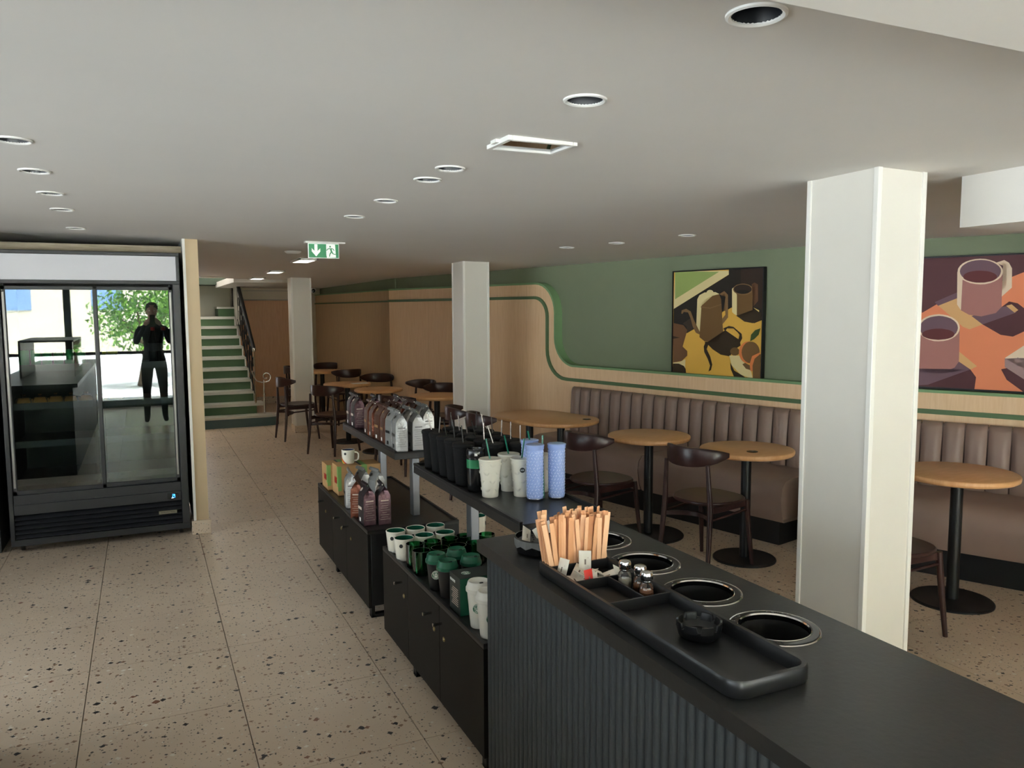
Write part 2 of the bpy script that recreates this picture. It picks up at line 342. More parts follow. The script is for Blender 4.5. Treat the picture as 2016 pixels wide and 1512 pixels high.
# far stretch, running on behind the columns
e = w14(TE14, 0, -.05); ex, ey = e[0], e[1]
fx, fy = 2.74, 14.45
d = Vector((fx-ex, fy-ey, 0)).normalized(); nrm = Vector((d.y, -d.x, 0))
def wf(s, z, off=0): p = Vector((ex, ey, 0))+d*s+nrm*off; return (p.x, p.y, z)
LF = (Vector((fx, fy, 0))-Vector((ex, ey, 0))).length
def plate(fn, s0, s1, z0, z1, o0, o1): return MB().add([fn(s0, z0, o0), fn(s1, z0, o0), fn(s1, z1, o0), fn(s0, z1, o0), fn(s0, z0, o1), fn(s1, z0, o1), fn(s1, z1, o1), fn(s0, z1, o1)], [(0, 1, 2, 3), (4, 7, 6, 5), (0, 4, 5, 1), (3, 2, 6, 7), (0, 3, 7, 4), (1, 5, 6, 2)])
wfr = root('wall_far_right')
plate(wf, -.02, LF+.7, 0, 2.4, .08, .2).build('green_field', GREEN, wfr)
plate(wf, 0, LF+.7, 0, 1.88, .0, .1).build('oak_panelling', OAK_DIM, wfr)
plate(wf, 0, LF+.7, 1.88, 1.895, -.01, .1).build('edge_capping', GREENT, wfr)
plate(wf, 0, LF+.7, 1.73, 1.75, -.015, .0).build('green_bead', GREEND, wfr)
# back wall behind stairs
wb = root('wall_back')
MB().box(1.44, 3.2, 14.5, 14.7, 0, 2.4).build('plaster', WALLP, wb)
MB().box(1.50, 2.72, 14.47, 14.5, .12, 1.80).build('oak_panelling', woodm('russet_veneer', (224, 172, 132), (236, 190, 148), .5, (9, 9, .8), 5), wb)
MB().box(1.44, 2.80, 14.46, 14.5, 1.82, 1.96).build('beige_fascia', mat('beige_paint', (226, 216, 198), .7), wb)
MB().box(1.44, 2.80, 14.44, 14.5, 1.975, 2.06).build('beige_fascia', MAT['beige_paint'], wb)
MB().box(1.46, 1.52, 14.42, 14.5, 0, 2.04).build('door_jamb', WHITE, wb)
MB().box(2.70, 2.86, 14.1, 14.5, 0, 2.3).build('corner_pier', mat('pale_pier', (196, 184, 160), .7), wb)
MB().box(1.44, 2.75, 14.455, 14.5, 0, .12).build('terrazzo_skirting', MAT['terrazzo'], wb)
wst = root('wall_stair')
MB().box(.60, .70, 11.55, 15.1, 0, 3.2).build('side_wall', WALLP, wst)
MB().box(.60, 1.60, 14.95, 15.1, 0, 3.2).build('landing_wall', mat('landing_wall_paint', (204, 200, 180), .8), wst)
MB().box(1.44, 1.5, 13.6, 14.95, 1.4, 2.06).build('stair_cheek', WALLP, wst)
MB().box(.70, 1.44, 14.2, 14.95, 2.058, 2.3).build('upper_flight_soffit', mat('dark_green_soffit', (66, 78, 62), .7), wst)
MB().box(1.16, 1.9, 11.49, 14.46, 2.012, 2.10).build('stairwell_edge', WHITEP, wst)
MB().box(.6, 1.6, 11.5, 15.1, 3.15, 3.2).build('well_top', WALLP, wst)
# left part: fridge niche
wl = root('wall_left')
MB().box(-3.6, -3.5, -2.6, 7, -.1, .10).box(-3.6, -3.5, 5.2, 7, .1, 2.8).box(-3.6, -3.5, -2.6, 5.2, 2.06, 2.5).build('plaster', WALLP, wl)
for yy in (-.75, 1.15, 3.2): MB().box(-3.6, -3.5, yy-.05, yy+.05, .1, 2.5).build('mullion', BLKM, wl)
MB().box(-3.56, -3.55, -2.6, 5.2, .1, 2.45).build('pane', WGL, root('window_5'))
wn = root('wall_niche')
MB().box(-3.6, .29, 7.0, 7.1, 0, 2.3).build('plaster', mat('niche_paint', (120, 116, 108), .8), wn)
MB().box(-3.5, -.93, 6.25, 7.0, 0, 2.4).build('niche_cheek', mat('dark_cheek', (30, 30, 31), .5), wn)
MB().box(-.93, .287, 6.40, 6.46, 2.052, 2.10).build('timber_lath', TIMB, wn)
wp = root('wall_partition')
MB().box(.300, .387, 6.18, 11.6, 0, 2.35).build('partition', mat('partition_edge', (200, 178, 144), .55), wp)
MB().box(.284, .302, 6.17, 11.6, .10, 2.35).build('white_edging', ALU, wp)
MB().box(.270, .400, 6.155, 6.3, 0, .10).build('terrazzo_plinth', MAT['terrazzo'], wp, bevel=.003)
# columns
def column(x0, x1, y0, y1):
    c = root('column')
    MB().box(x0+.006, x1-.006, y0+.006, y1-.006, 0, 2.3).build('cladding', COLP, c)
    w = .022
    for (a, b, sx, sy) in ((x0, y0, 1, 1), (x1, y0, -1, 1), (x1, y1, -1, -1), (x0, y1, 1, -1)):
        X = sorted((a, a+sx*w)); Y = sorted((b, b+sy*w)); MB().box(X[0], X[1], Y[0], Y[1], .0, 2.3).build('corner_trim', ALU, c, bevel=.002)
    MB().box(x0-.004, x1+.004, y0-.004, y1+.004, 0, .09).build('terrazzo_plinth', MAT['terrazzo'], c)
    return c
column(2.485, 2.745, 2.15, 2.50)
column(2.775, 3.045, 7.09, 7.40)
column(1.800, 2.065, 10.80, 11.06)
# facade behind the camera
ff = root('wall_front')
m = MB().box(-3.6, 8.2, -2.7, -2.6, -.1, .12).box(-3.6, 8.2, -2.7, -2.6, 2.06, 2.85); m.build('facade_band', BLKM, ff)
xs = [-3.55, -1.1, .6, 2.4, 4.2, 6.0, 7.9]
for i, x in enumerate(xs): MB().box(x-.05, x+.05, -2.72, -2.58, .12, 2.45).build('mullion', BLKM, ff)
MB().box(4.2, 8.2, -2.69, -2.61, .12, 2.45).build('light_blocking_infill', WALLP, ff)  # unseen wall added over the right bays to dim the big column
for i in range(4):
    w = root('window_%d' % (i+1))
    MB().box(xs[i]+.05, xs[i+1]-.05, -2.655, -2.645, .12, 2.45).build('pane', WGL, w)
    if i < 2: MB().box(xs[i]+.05, xs[i+1]-.05, -2.68, -2.62, .9, .95).build('transom', BLKM, w)
# ------------------------------------------------------------ stairs
st = root('staircase')
RISER = mat('green_riser', (78, 106, 72), .5, spec=.3); TREAD = mat('pale_tread', (196, 194, 184), .3); TEAL = mat('teal_riser', (74, 100, 100), .5)
for i in range(10):
    y = 11.65+.27*i; z = .153*(i+1); xr = 1.46-.006*i
    if i == 0:
        pr = [(.70, y), (1.55, y), (1.68, y+.03), (1.73, y+.10), (1.70, y+.22), (1.60, y+.3), (.70, y+.3)]
        MB().prism(pr, 0, z-.03).build('riser', TEAL, st, smooth=40)
        pr2 = [(.70, y-.02), (1.56, y-.02), (1.70, y+.015), (1.755, y+.10), (1.72, y+.24), (1.61, y+.32), (.70, y+.32)]
        MB().prism(pr2, z-.03, z).build('tread', TREAD, st, smooth=40)
        continue
    e = .10 if i == 1 else .015
    MB().box(.70, xr, y, y+.29 if i < 9 else 14.95, z-.153, z-.042).build('riser', RISER, st)
    MB().box(.70, xr+e, y-.02, y+.29 if i < 9 else 14.95, z-.042, z).build('tread', TREAD, st)
    if i > 1: MB().box(xr, xr+.02, y, y+.27, z-.153, z-.0).build('string_end', ALU, st)
MB().box(1.18, 1.44, 14.35, 14.95, 1.53, 1.66).build('riser', RISER, st); MB().box(1.16, 1.44, 14.33, 14.95, 1.66, 1.69).build('tread', TREAD, st)
sr = thing('stair_railing', 'black wrought iron stair railing with dark handrail beside the green steps', 'railing', (1.44, 11.9, 0))
IRON = mat('wrought_iron', (28, 27, 27), .45, metal=.4)
sl = (2.12-1.06)/1.95
MB().tube([(0, 0, 1.05), (0, .02, 1.075), (0, 1.95, 1.075+sl*1.95)], [.024, .03, .03], 10).build('handrail', IRON, sr, smooth=40)
MB().lathe([(.02, 0), (.028, .01), (.028, .04), (.02, .05)], 14, (0, -.005, 1.045)).build('handrail_end', CHROME, sr, smooth=40)
MB().tube([(0, 0, .30), (0, 0, 1.06)], .009, 8).tube([(0, .0, .31), (0, .02, .42)], .014, 8).build('baluster', CHROME, sr, smooth=40)
for k in range(1, 8):
    y = k*.27; MB().tube([(0, y, .153*(k+1)+.15), (0, y, 1.06+sl*y)], .008, 6).build('baluster', IRON, sr, smooth=40)
MB().tube([(0, 0, .42), (0, 1.95, .42+sl*1.95)], .011, 6).build('lower_rail', IRON, sr, smooth=40)
mb = MB()
for k in range(7):
    y = k*.27; zb = .44+sl*y
    mb.tube([(0, y+.02, zb+.04), (0, y+.13, zb+.30), (0, y+.25, zb+.18+.12)], .006, 5)
    mb.tube([(0, y+.135+.07*cos(a*pi/5), zb+.38+sl*.13+.07*sin(a*pi/5)) for a in range(11)], .007, 5)
mb.build('scrollwork', IRON, sr, smooth=40)
sp = thing('scroll_post', 'thin chrome post with spiral scroll end on the bottom step', 'railing post', (1.555, 11.86, .153))
MB().tube([(0, 0, 0), (0, 0, .48)], [.016, .009], 10).lathe([(.02, .20), (.02, .215)], 12).lathe([(.02, .27), (.02, .285)], 12).build('post', CHROME, sp, smooth=40)
pts = [(-.155, 0, .62), (-.135, 0, .53), (-.09, 0, .47), (-.03, 0, .45)]+[(.035+(.075-.055*t/13)*cos(-pi/2+t*pi/6), 0, .53+(.078-.055*t/13)*sin(-pi/2+t*pi/6)) for t in range(14)]
MB().tube(pts, .0085, 8).build('scroll', CHROME, sp, smooth=50)
# ------------------------------------------------------------ glass door refrigerator
FX0, FX1, FY = -.86, .258, 6.172
fr = thing('display_refrigerator', 'black two-door glass-fronted drinks refrigerator with blank lit-style header', 'refrigerator', ((FX0+FX1)/2, FY, 0))
hw = (FX1-FX0)/2
mb = MB()
mb.box(-hw, hw, .0+.04, .70, .10, .14).box(-hw, -hw+.045, .04, .70, .14, 2.03).box(hw-.045, hw, .04, .70, .14, 2.03).box(-hw, hw, .66, .70, .14, 2.03).box(-hw, hw, .04, .70, 1.86, 2.03).box(-hw, hw, .04, .70, .14, .37)
mb.build('cabinet_body', FRB, fr, bevel=.004)
for a_, b_ in ((-hw, -hw+.028), (hw-.05, hw)): MB().box(a_, b_, -.012, .05, .09, 1.84).build('side_post', FRB, fr, bevel=.004)
mb = MB(); mb.box(-hw, hw, -.02, .05, 1.815, 1.84).box(-hw, hw, -.02, .05, 2.01, 2.035).box(-hw, -hw+.02, -.02, .05, 1.84, 2.01).box(hw-.022, hw, -.02, .05, 1.84, 2.01); mb.build('header_frame', FRB, fr, bevel=.003)
MB().box(-hw+.02, hw-.022, -.012, .0, 1.84, 2.01).build('header_panel', HEADM, fr)
MB().box(-hw+.045, hw-.045, .635, .66, .37, 1.86).build('back_liner', FRD, fr)
for side, (a, b, yy) in enumerate(((-hw+.03, .03, .0), (-.0, hw-.05, .022))):
    dn = MB(); w = .028 if side else .026
    dn.box(a, a+w, yy, yy+.02, .40, 1.80).box(b-w, b, yy, yy+.02, .40, 1.80).box(a, b, yy, yy+.02, .40, .43).box(a, b, yy, yy+.02, 1.775, 1.80)
    dr = dn.build('door', FRB, fr, bevel=.003)
    MB().box(a+w, b-w, yy+.008, yy+.012, .43, 1.775).build('glass_pane', FGL, dr)
    MB().box(b-.022 if side else a+.006, b-.010 if side else a+.018, yy-.004, yy, .45, 1.76).build('pull_strip', mat('grey_pull', (128, 126, 124), .35, metal=.6), dr)
MB().box(-hw+.028, hw-.05, -.004, .04, .33, .40).build('lower_rail', FRB, fr, bevel=.003)
MB().box(-hw+.028, hw-.05, -.012, .03, .265, .335).build('control_panel', FRB, fr, bevel=.003)
dp = MB().box(hw-.145, hw-.072, -.0165, -.011, .283, .320).build('thermostat', BLKG, fr, bevel=.002)
BLU = mat('blue_digit', (40, 150, 255), .5, emit=((60, 160, 255), 3.0))
mb = MB()
for x0 in (hw-.112,):
    for (a, b, c, e) in ((0, .014, .0, .003), (.011, .014, .0, .010), (0, .014, .010, .013), (0, .003, -.010, .0), (0, .014, -.013, -.010), (.016, .019, -.012, .012)): mb.box(x0+a, x0+b, -.0178, -.0165, .302+c, .302+e)
mb.build('digits', BLU, dp)
MB().box(hw-.118, hw-.104, -.0172, -.0165, .286, .289).build('indicator', mat('white_indicator', (230, 240, 255), .4, emit=((230, 240, 255), 2)), dp)
for k in range(5):
    z = .105+.032*k
    mb = MB().add([(-hw+.03, -.014, z), (hw-.05, -.014, z), (hw-.05, .02, z+.026), (-hw+.03, .02, z+.026), (-hw+.03, -.010, z-.004), (hw-.05, -.010, z-.004), (hw-.05, .026, z+.022), (-hw+.03, .026, z+.022)],
          [(0, 1, 2, 3), (4, 7, 6, 5), (0, 4, 5, 1), (3, 2, 6, 7), (0, 3, 7, 4), (1, 5, 6, 2)])
    mb.build('louver', FRB if k else FRB, fr)
bd = MB().box(hw-.205, hw-.085, -.0175, -.014, .176, .198).build('badge', mat('badge_silver', (120, 116, 104), .3, metal=.8), fr)
lettering('badge_lettering', 'EXCELLENT FRESH', .0115, FRD, bd, frame_mtx((1, 0, 0), (0, 0, 1), (hw-.145, -.0178, .187)))
MB().box(-hw, hw-.0, .0, .04, .05, .095).build('kick_plate', FRB, fr, bevel=.002)
for x in (-hw+.06, hw-.06):
    for y in (.08, .62):
        c = MB().lathe([(.0, -.015), (.03, -.013), (.034, -.008), (.034, .008), (.03, .013), (0, .015)], 18, xf=Matrix.Translation((x, y, .036)) @ Matrix.Rotation(radians(90), 4, 'Y')).build('caster', BLKG, fr, smooth=40)
        MB().box(x-.02, x+.02, y-.02, y+.02, .055, .10).build('caster_fork', BLKM, c)
for z in (.46, .72, .98, 1.24):
    MB().box(-hw+.05, hw-.055, .10, .62, z, z+.012).box(-hw+.05, hw-.055, .085, .10, z-.015, z+.03).build('shelf', mat('fridge_shelf', (60, 62, 66), .4, metal=.3), fr)
for x in (-.03, .02): MB().box(x, x+.02, .06, .08, .43, 1.80).build('shelf_upright', FRD, fr)
def bottle(name, label, x, y, z, r, h, body, cap, lab, grp, capn='cap'):
    t = thing(name, label, 'bottle', (x, y, z), 0, grp)
    MB().lathe([(r*.8, 0), (r, .01), (r*.92, h*.28), (r, h*.36), (r, h*.58), (r*.45, h*.85), (r*.36, h*.92)], 16).build('glass_body', body, t, smooth=50)
    MB().lathe([(r*1.02, h*.34), (r*1.02, h*.56)], 16, close=False).build('paper_label', lab, t, smooth=50)
    MB().lathe([(r*.42, h*.91), (r*.42, h), (0, h)], 12).build(capn, cap, t, smooth=50); return t
GB = mat('green_bottle', (26, 62, 34), .15, spec=.6); YL = mat('yellow_label', (206, 196, 52), .5); YC = mat('yellow_cap', (220, 206, 60), .4)
CB = mat('cola_bottle', (26, 20, 20), .12, spec=.7); RC = mat('red_cap', (170, 40, 34), .4); RLb = mat('dark_label', (52, 48, 52), .5)
names = ['nearest the door seam', 'second from the door seam']
for i in range(2): bottle('lemonade_bottle', 'green bottle with yellow label and cap, %s in the refrigerator' % names[i], -.268+.07*i, FY+.17, 1.252, .033, .235, GB, YC, YL, 'yellow-labelled bottles in the refrigerator')
p = bottle('cola_bottle', 'dark cola bottle with red cap behind the right glass door', .07, FY+.18, 1.252, .034, .26, CB, RC, RLb, 'cola bottles behind the right glass door')
for i in range(1, 6): dup(p, (.07+.07*(i % 3)-.0, FY+.18+.08*(i//3), 1.252), 0)
can0 = thing('green_can', 'green drink can on a left-hand refrigerator shelf', 'can', (-.74, FY+.18, 1.252), 0, 'green cans behind the left glass door')
MB().lathe([(.026, 0), (.032, .008), (.032, .105), (.026, .115)], 18).build('can_body', mat('can_green', (40, 150, 84), .3, metal=.4), can0, smooth=40)
MB().lathe([(.027, .114), (.026, .118), (.0, .116)], 18).build('can_lid', CHROME, can0, smooth=40)
for i in range(1, 6): dup(can0, (-.74+.068*i, FY+.18+.01*(i % 2), 1.252), 0)
BUN = mat('bun_crust', (196, 140, 74), .6, bump=.2, bscale=60)
b0 = None
for i in range(7):
    if b0 is None:
        b0 = thing('wrapped_pastry', 'film-wrapped golden pastry on a left-hand refrigerator shelf', 'pastry', (-.76, FY+.2, .992), 0, 'wrapped pastries behind the left glass door')
        MB().lathe([(.02, 0), (.05, .006), (.055, .022), (.04, .042), (.0, .05)], 16).build('bun', BUN, b0, smooth=60)
        MB().lathe([(.06, .0005), (.062, .02), (.05, .048), (.012, .058), (.02, .07)], 14, close=False).build('film_wrap', clear_glass('film', (250, 250, 250), .8), b0, smooth=40)
    else: dup(b0, (-.76+.095*i, FY+.2+.02*(i % 3), .992), i*.7)
# ------------------------------------------------------------ bench
def bench(fn, T0, T1, pitch, label, sgn, joints):
    b = thing('channel_bench', label, 'bench', (0, 0, 0), 0, None)
    n = max(1, round(abs(T1-T0)/pitch)); pt = (T1-T0)/n
    for k in range(n):
        a, c = T0+pt*k+.004*sgn, T0+pt*(k+1)-.004*sgn; rings = []
        def row(z, offb, depth, puff):
            r = []
            for i in range(9):
                s = -1+2*i/8; r.append(fn((a+c)/2+(c-a)/2*s, z, offb-depth-puff*(max(0, 1-abs(s)**3))))
            return r
        prof = [(.40, -.06, .085, .0), (.42, -.06, .085, .022), (.55, -.06, .08, .030), (.72, -.06, .07, .030), (.84, -.06, .062, .028), (.868, -.06, .05, .018), (.878, -.06, .028, .010), (.872, -.06, .004, .0)]
        mb = MB(); mb.loft([row(z, o, dd, pf) for z, o, dd, pf in prof], caps=False, closed=False)
        mb.build('back_channel', LEATH, b, smooth=60)
    mb = MB().add([fn(T0, .1, -.055), fn(T1, .1, -.055), fn(T1, .862, -.055), fn(T0, .862, -.055), fn(T0, .1, -.125), fn(T1, .1, -.125), fn(T1, .855, -.115), fn(T0, .855, -.115)],
        [(0, 1, 2, 3), (4, 7, 6, 5), (0, 4, 5, 1), (3, 2, 6, 7), (0, 3, 7, 4), (1, 5, 6, 2)]); mb.build('back_core', LEATH, b)
    js = [T0]+joints+[T1]
    for i in range(len(js)-1):
        a, c = js[i]+.004*sgn, js[i+1]-.004*sgn
        prof = [(-.13, .40), (-.50, .405), (-.56, .44), (-.60, .455), (-.645, .44), (-.668, .39), (-.662, .30), (-.64, .20), (-.62, .155), (-.3, .15), (-.13, .15)]
        prof = [(-.13, .455), (-.35, .462), (-.55, .462), (-.62, .45), (-.66, .405), (-.672, .33), (-.655, .22), (-.63, .165), (-.3, .16), (-.13, .16)]
        rings = []
        for tt, sc in ((a, .965), (a+.012*sgn, .99), (a+.04*sgn, 1), (c-.04*sgn, 1), (c-.012*sgn, .99), (c, .965)):
            rings.append([fn(tt, .31+(z-.31)*sc, -.4+(o+.4)*sc) for o, z in prof])
        mb = MB(); mb.loft(rings); mb.build('seat_cushion', LEATH, b, smooth=50)
    q = T0+.03*sgn
    mb = MB().add([fn(q, .0, -.10), fn(T1, 0, -.10), fn(T1, .165, -.10), fn(q, .165, -.10), fn(q, 0, -.62), fn(T1, 0, -.62), fn(T1, .165, -.62), fn(q, .165, -.62)],
        [(0, 1, 2, 3), (4, 7, 6, 5), (0, 4, 5, 1), (3, 2, 6, 7), (0, 3, 7, 4), (1, 5, 6, 2)]); mb.build('plinth', PLINTH, b)
    return b
bench(w14, 5.66, TB14+.02, .133, 'long taupe leather channel-back bench below the coffee pot picture', -1, [4.30, 3.04])
bench(w26, TB26-.09, -.6, .133, 'taupe leather channel-back bench below the red mugs picture', -1, [.2])
# ------------------------------------------------------------ wall pictures
def picture(fn, T0, T1, z0, z1, art, cols, label, off):
    p = thing('wall_picture', label, 'picture', (0, 0, 0)); L = Vector(fn(T0, 0, 0)); R_ = Vector(fn(T1, 0, 0)); ux = (R_-L).normalized()
    nn = Vector((-fn(0, 0, 1)[0]+fn(0, 0, 0)[0], -fn(0, 0, 1)[1]+fn(0, 0, 0)[1], 0)); wd = (R_-L).length; h = z1-z0
    O = Vector(fn(T0, z0, off))
    p.location = O+ux*wd/2
    O = -ux*wd/2
    def P(u, v, o): return tuple(O+ux*(u*wd)+Vector((0, 0, v*h))+nn*o)
    def bx(u0, u1, v0, v1, a, b): return [P(u0, v0, a), P(u1, v0, a), P(u1, v1, a), P(u0, v1, a), P(u0, v0, b), P(u1, v0, b), P(u1, v1, b), P(u0, v1, b)]
    BF = [(3, 2, 1, 0), (4, 5, 6, 7), (0, 1, 5, 4), (3, 7, 6, 2), (0, 4, 7, 3), (1, 2, 6, 5)]
    mb = MB(); e = .010/wd; g = .010/h
    for r in ((-e, 0, -g, 1+g), (1, 1+e, -g, 1+g), (0, 1, -g, 0), (0, 1, 1, 1+g)): mb.add(bx(*r, 0, .038), BF)
    mb.build('frame', BLKM, p)
    keys = list(cols); mats = [mat('print_'+k, cols[k], .75, spec=.15) for k in keys]
    MB().add(bx(0, 1, 0, 1, 0, .030), BF).build('canvas', mats[0], p)
    for k, (c, pts) in enumerate(art):
        bm = bmesh.new(); q = []
        for u, v in pts:
            if not q or (u, v) != q[-1]: q.append((u, v))
        if q[0] == q[-1]: q.pop()
        vs = [bm.verts.new(P(u/1000, v/1000, .0302+.00012*k)) for u, v in q]
        f = bm.faces.new(vs); bmesh.ops.triangulate(bm, faces=[f])
        bmesh.ops.recalc_face_normals(bm, faces=bm.faces)
        me = bpy.data.meshes.new('print_shape'); bm.to_mesh(me); bm.free(); me.materials.append(mats[keys.index(c)])
        PR.append((p, me, c))
    return p
PR = []
ART1=[('cream',[(13,1000),(325,1000),(637,990),(638,956),(3,641)]),('green',[(13,1000),(220,1000),(530,985),(18,736)]),('dark',[(3,641),(638,954),(637,1000),(995,1000),(994,538),(920,511),(825,524),(733,573),(677,653),(249,445),(175,408),(2,378)]),('dark2',[(766,1000),(995,1000),(996,627),(954,651),(898,659),(772,751)]),('shade',[(117,500),(216,554),(260,454),(175,413),(162,470)]),('brown',[(728,776),(894,805),(899,611),(871,585),(815,570),(733,578)]),('cream',[(676,822),(690,835),(730,768),(734,580),(703,594),(682,611)]),('tan',[(898,813),(896,803),(887,792),(876,783),(859,775),(839,769),(818,766),(795,765),(772,767),(748,771),(728,778),(711,786),(698,796),(690,807),(686,819),(690,829),(697,841),(710,850),(726,858),(746,862),(768,866),(792,867),(815,865),(837,860),(857,854),(874,845),(886,836),(894,825)]),('dark2',[(884,815),(883,806),(876,797),(865,790),(850,783),(832,779),(814,775),(793,775),(772,776),(752,780),(733,786),(718,792),(706,800),(699,810),(697,820),(699,829),(705,838),(717,846),(732,852),(750,857),(769,860),(790,860),(811,859),(831,854),(849,850),(864,842),(874,834),(882,825)]),('dark',[(860,791),(859,788),(853,784),(846,781),(835,779),(822,776),(808,775),(793,775),(778,775),(762,778),(750,780),(738,783),(729,787),(725,790),(723,795),(724,798),(729,802),(738,805),(748,808),(761,810),(776,811),(792,811),(807,811),(822,808),(835,806),(845,803),(853,799),(858,796)]),('shadeb',[(883,859),(911,874),(948,857),(953,708),(907,661),(904,700),(924,724),(921,845),(893,836)]),('shadow',[(733,576),(834,570),(899,611),(916,635),(984,603),(987,534),(901,511),(816,524)]),('yellowl',[(906,650),(926,643),(967,625),(965,611)]),('brown',[(331,654),(345,705),(463,768),(534,780),(561,728),(571,611),(581,501),(589,433),(574,374),(524,339),(442,330),(379,334),(321,370)]),('cream',[(288,733),(312,771),(370,796),(494,797),(540,778),(463,763),(360,722),(338,671),(323,422),(280,442)]),('cream',[(473,795),(471,790),(469,786),(464,781),(459,778),(451,775),(443,773),(435,773),(426,774),(418,775),(410,779),(405,782),(400,787),(396,791),(395,797),(396,802),(399,806),(404,811),(409,814),(418,817),(424,819),(434,819),(442,818),(450,817),(457,813),(463,810),(468,805),(471,800)]),('tan',[(331,654),(435,642),(563,678),(563,685),(435,651),(330,664)]),('tan',[(540,778),(594,805),(635,769),(640,561),(581,497),(578,548),(613,586),(608,753),(593,786),(560,766)]),('yellow',[(575,611),(608,624),(611,586),(578,550)]),('tan',[(99,597),(104,628),(158,643),(214,616),(249,541),(295,437),(325,419),(321,396),(277,413),(240,471),(213,549),(181,607),(129,612),(113,592)]),('shadow',[(380,328),(524,335),(583,391),(613,443),(773,354),(783,305),(706,260),(669,201),(568,213),(475,260),(422,302),(395,314)]),('shadow',[(591,459),(651,482),(701,475),(790,413),(798,372),(773,326),(758,362),(770,408),(701,460),(633,459),(613,435)]),('shadow',[(391,322),(427,304),(407,258),(450,190),(475,115),(461,62),(433,46),(450,104),(423,164),(380,231),(373,283)]),('brown2',[(0,503),(129,483),(176,435),(122,274),(179,232),(180,188),(114,132),(6,111)]),('shadow',[(2,375),(87,360),(3,346)]),('cream',[(6,111),(91,122),(159,151),(157,62),(91,99),(6,103)]),('shadow',[(0,0),(0,26),(7,102),(80,104),(142,84),(164,54),(169,5),(92,0)]),('cream',[(663,209),(786,213),(816,140),(894,95),(920,6),(790,39),(690,122)]),('shadow',[(675,146),(721,72),(829,24),(849,1),(723,9),(683,83)]),('tan2',[(774,250),(773,242),(769,234),(764,227),(755,220),(746,216),(736,212),(725,211),(713,211),(702,213),(692,218),(684,224),(678,231),(674,239),(672,247),(673,255),(677,264),(683,271),(691,276),(700,282),(711,284),(723,287),(734,286),(745,283),(754,279),(762,273),(768,266),(773,259)]),('orange',[(963,250),(961,227),(955,206),(943,187),(928,170),(911,157),(891,149),(869,146),(846,147),(825,154),(807,164),(790,180),(779,198),(770,219),(767,242),(769,265),(776,287),(788,306),(803,322),(821,335),(842,343),(864,346),(885,344),(906,337),(925,326),(940,311),(953,292),(960,272)]),('brown',[(985,250),(983,228),(977,208),(967,189),(953,172),(935,161),(915,151),(894,148),(873,150),(853,156),(835,167),(819,182),(807,201),(800,221),(796,243),(798,265),(805,287),(816,306),(830,322),(849,335),(869,342),(889,345),(911,343),(930,337),(948,326),(963,311),(975,292),(982,272)]),('tan2',[(807,135),(835,149),(893,127),(894,86),(846,96)]),('orange',[(883,140),(907,214),(988,251),(993,76),(894,78)]),('brown',[(914,128),(934,192),(993,239),(999,7),(920,14)]),('leaf',[(883,347),(891,407),(932,448),(987,466),(969,408),(925,367)])]
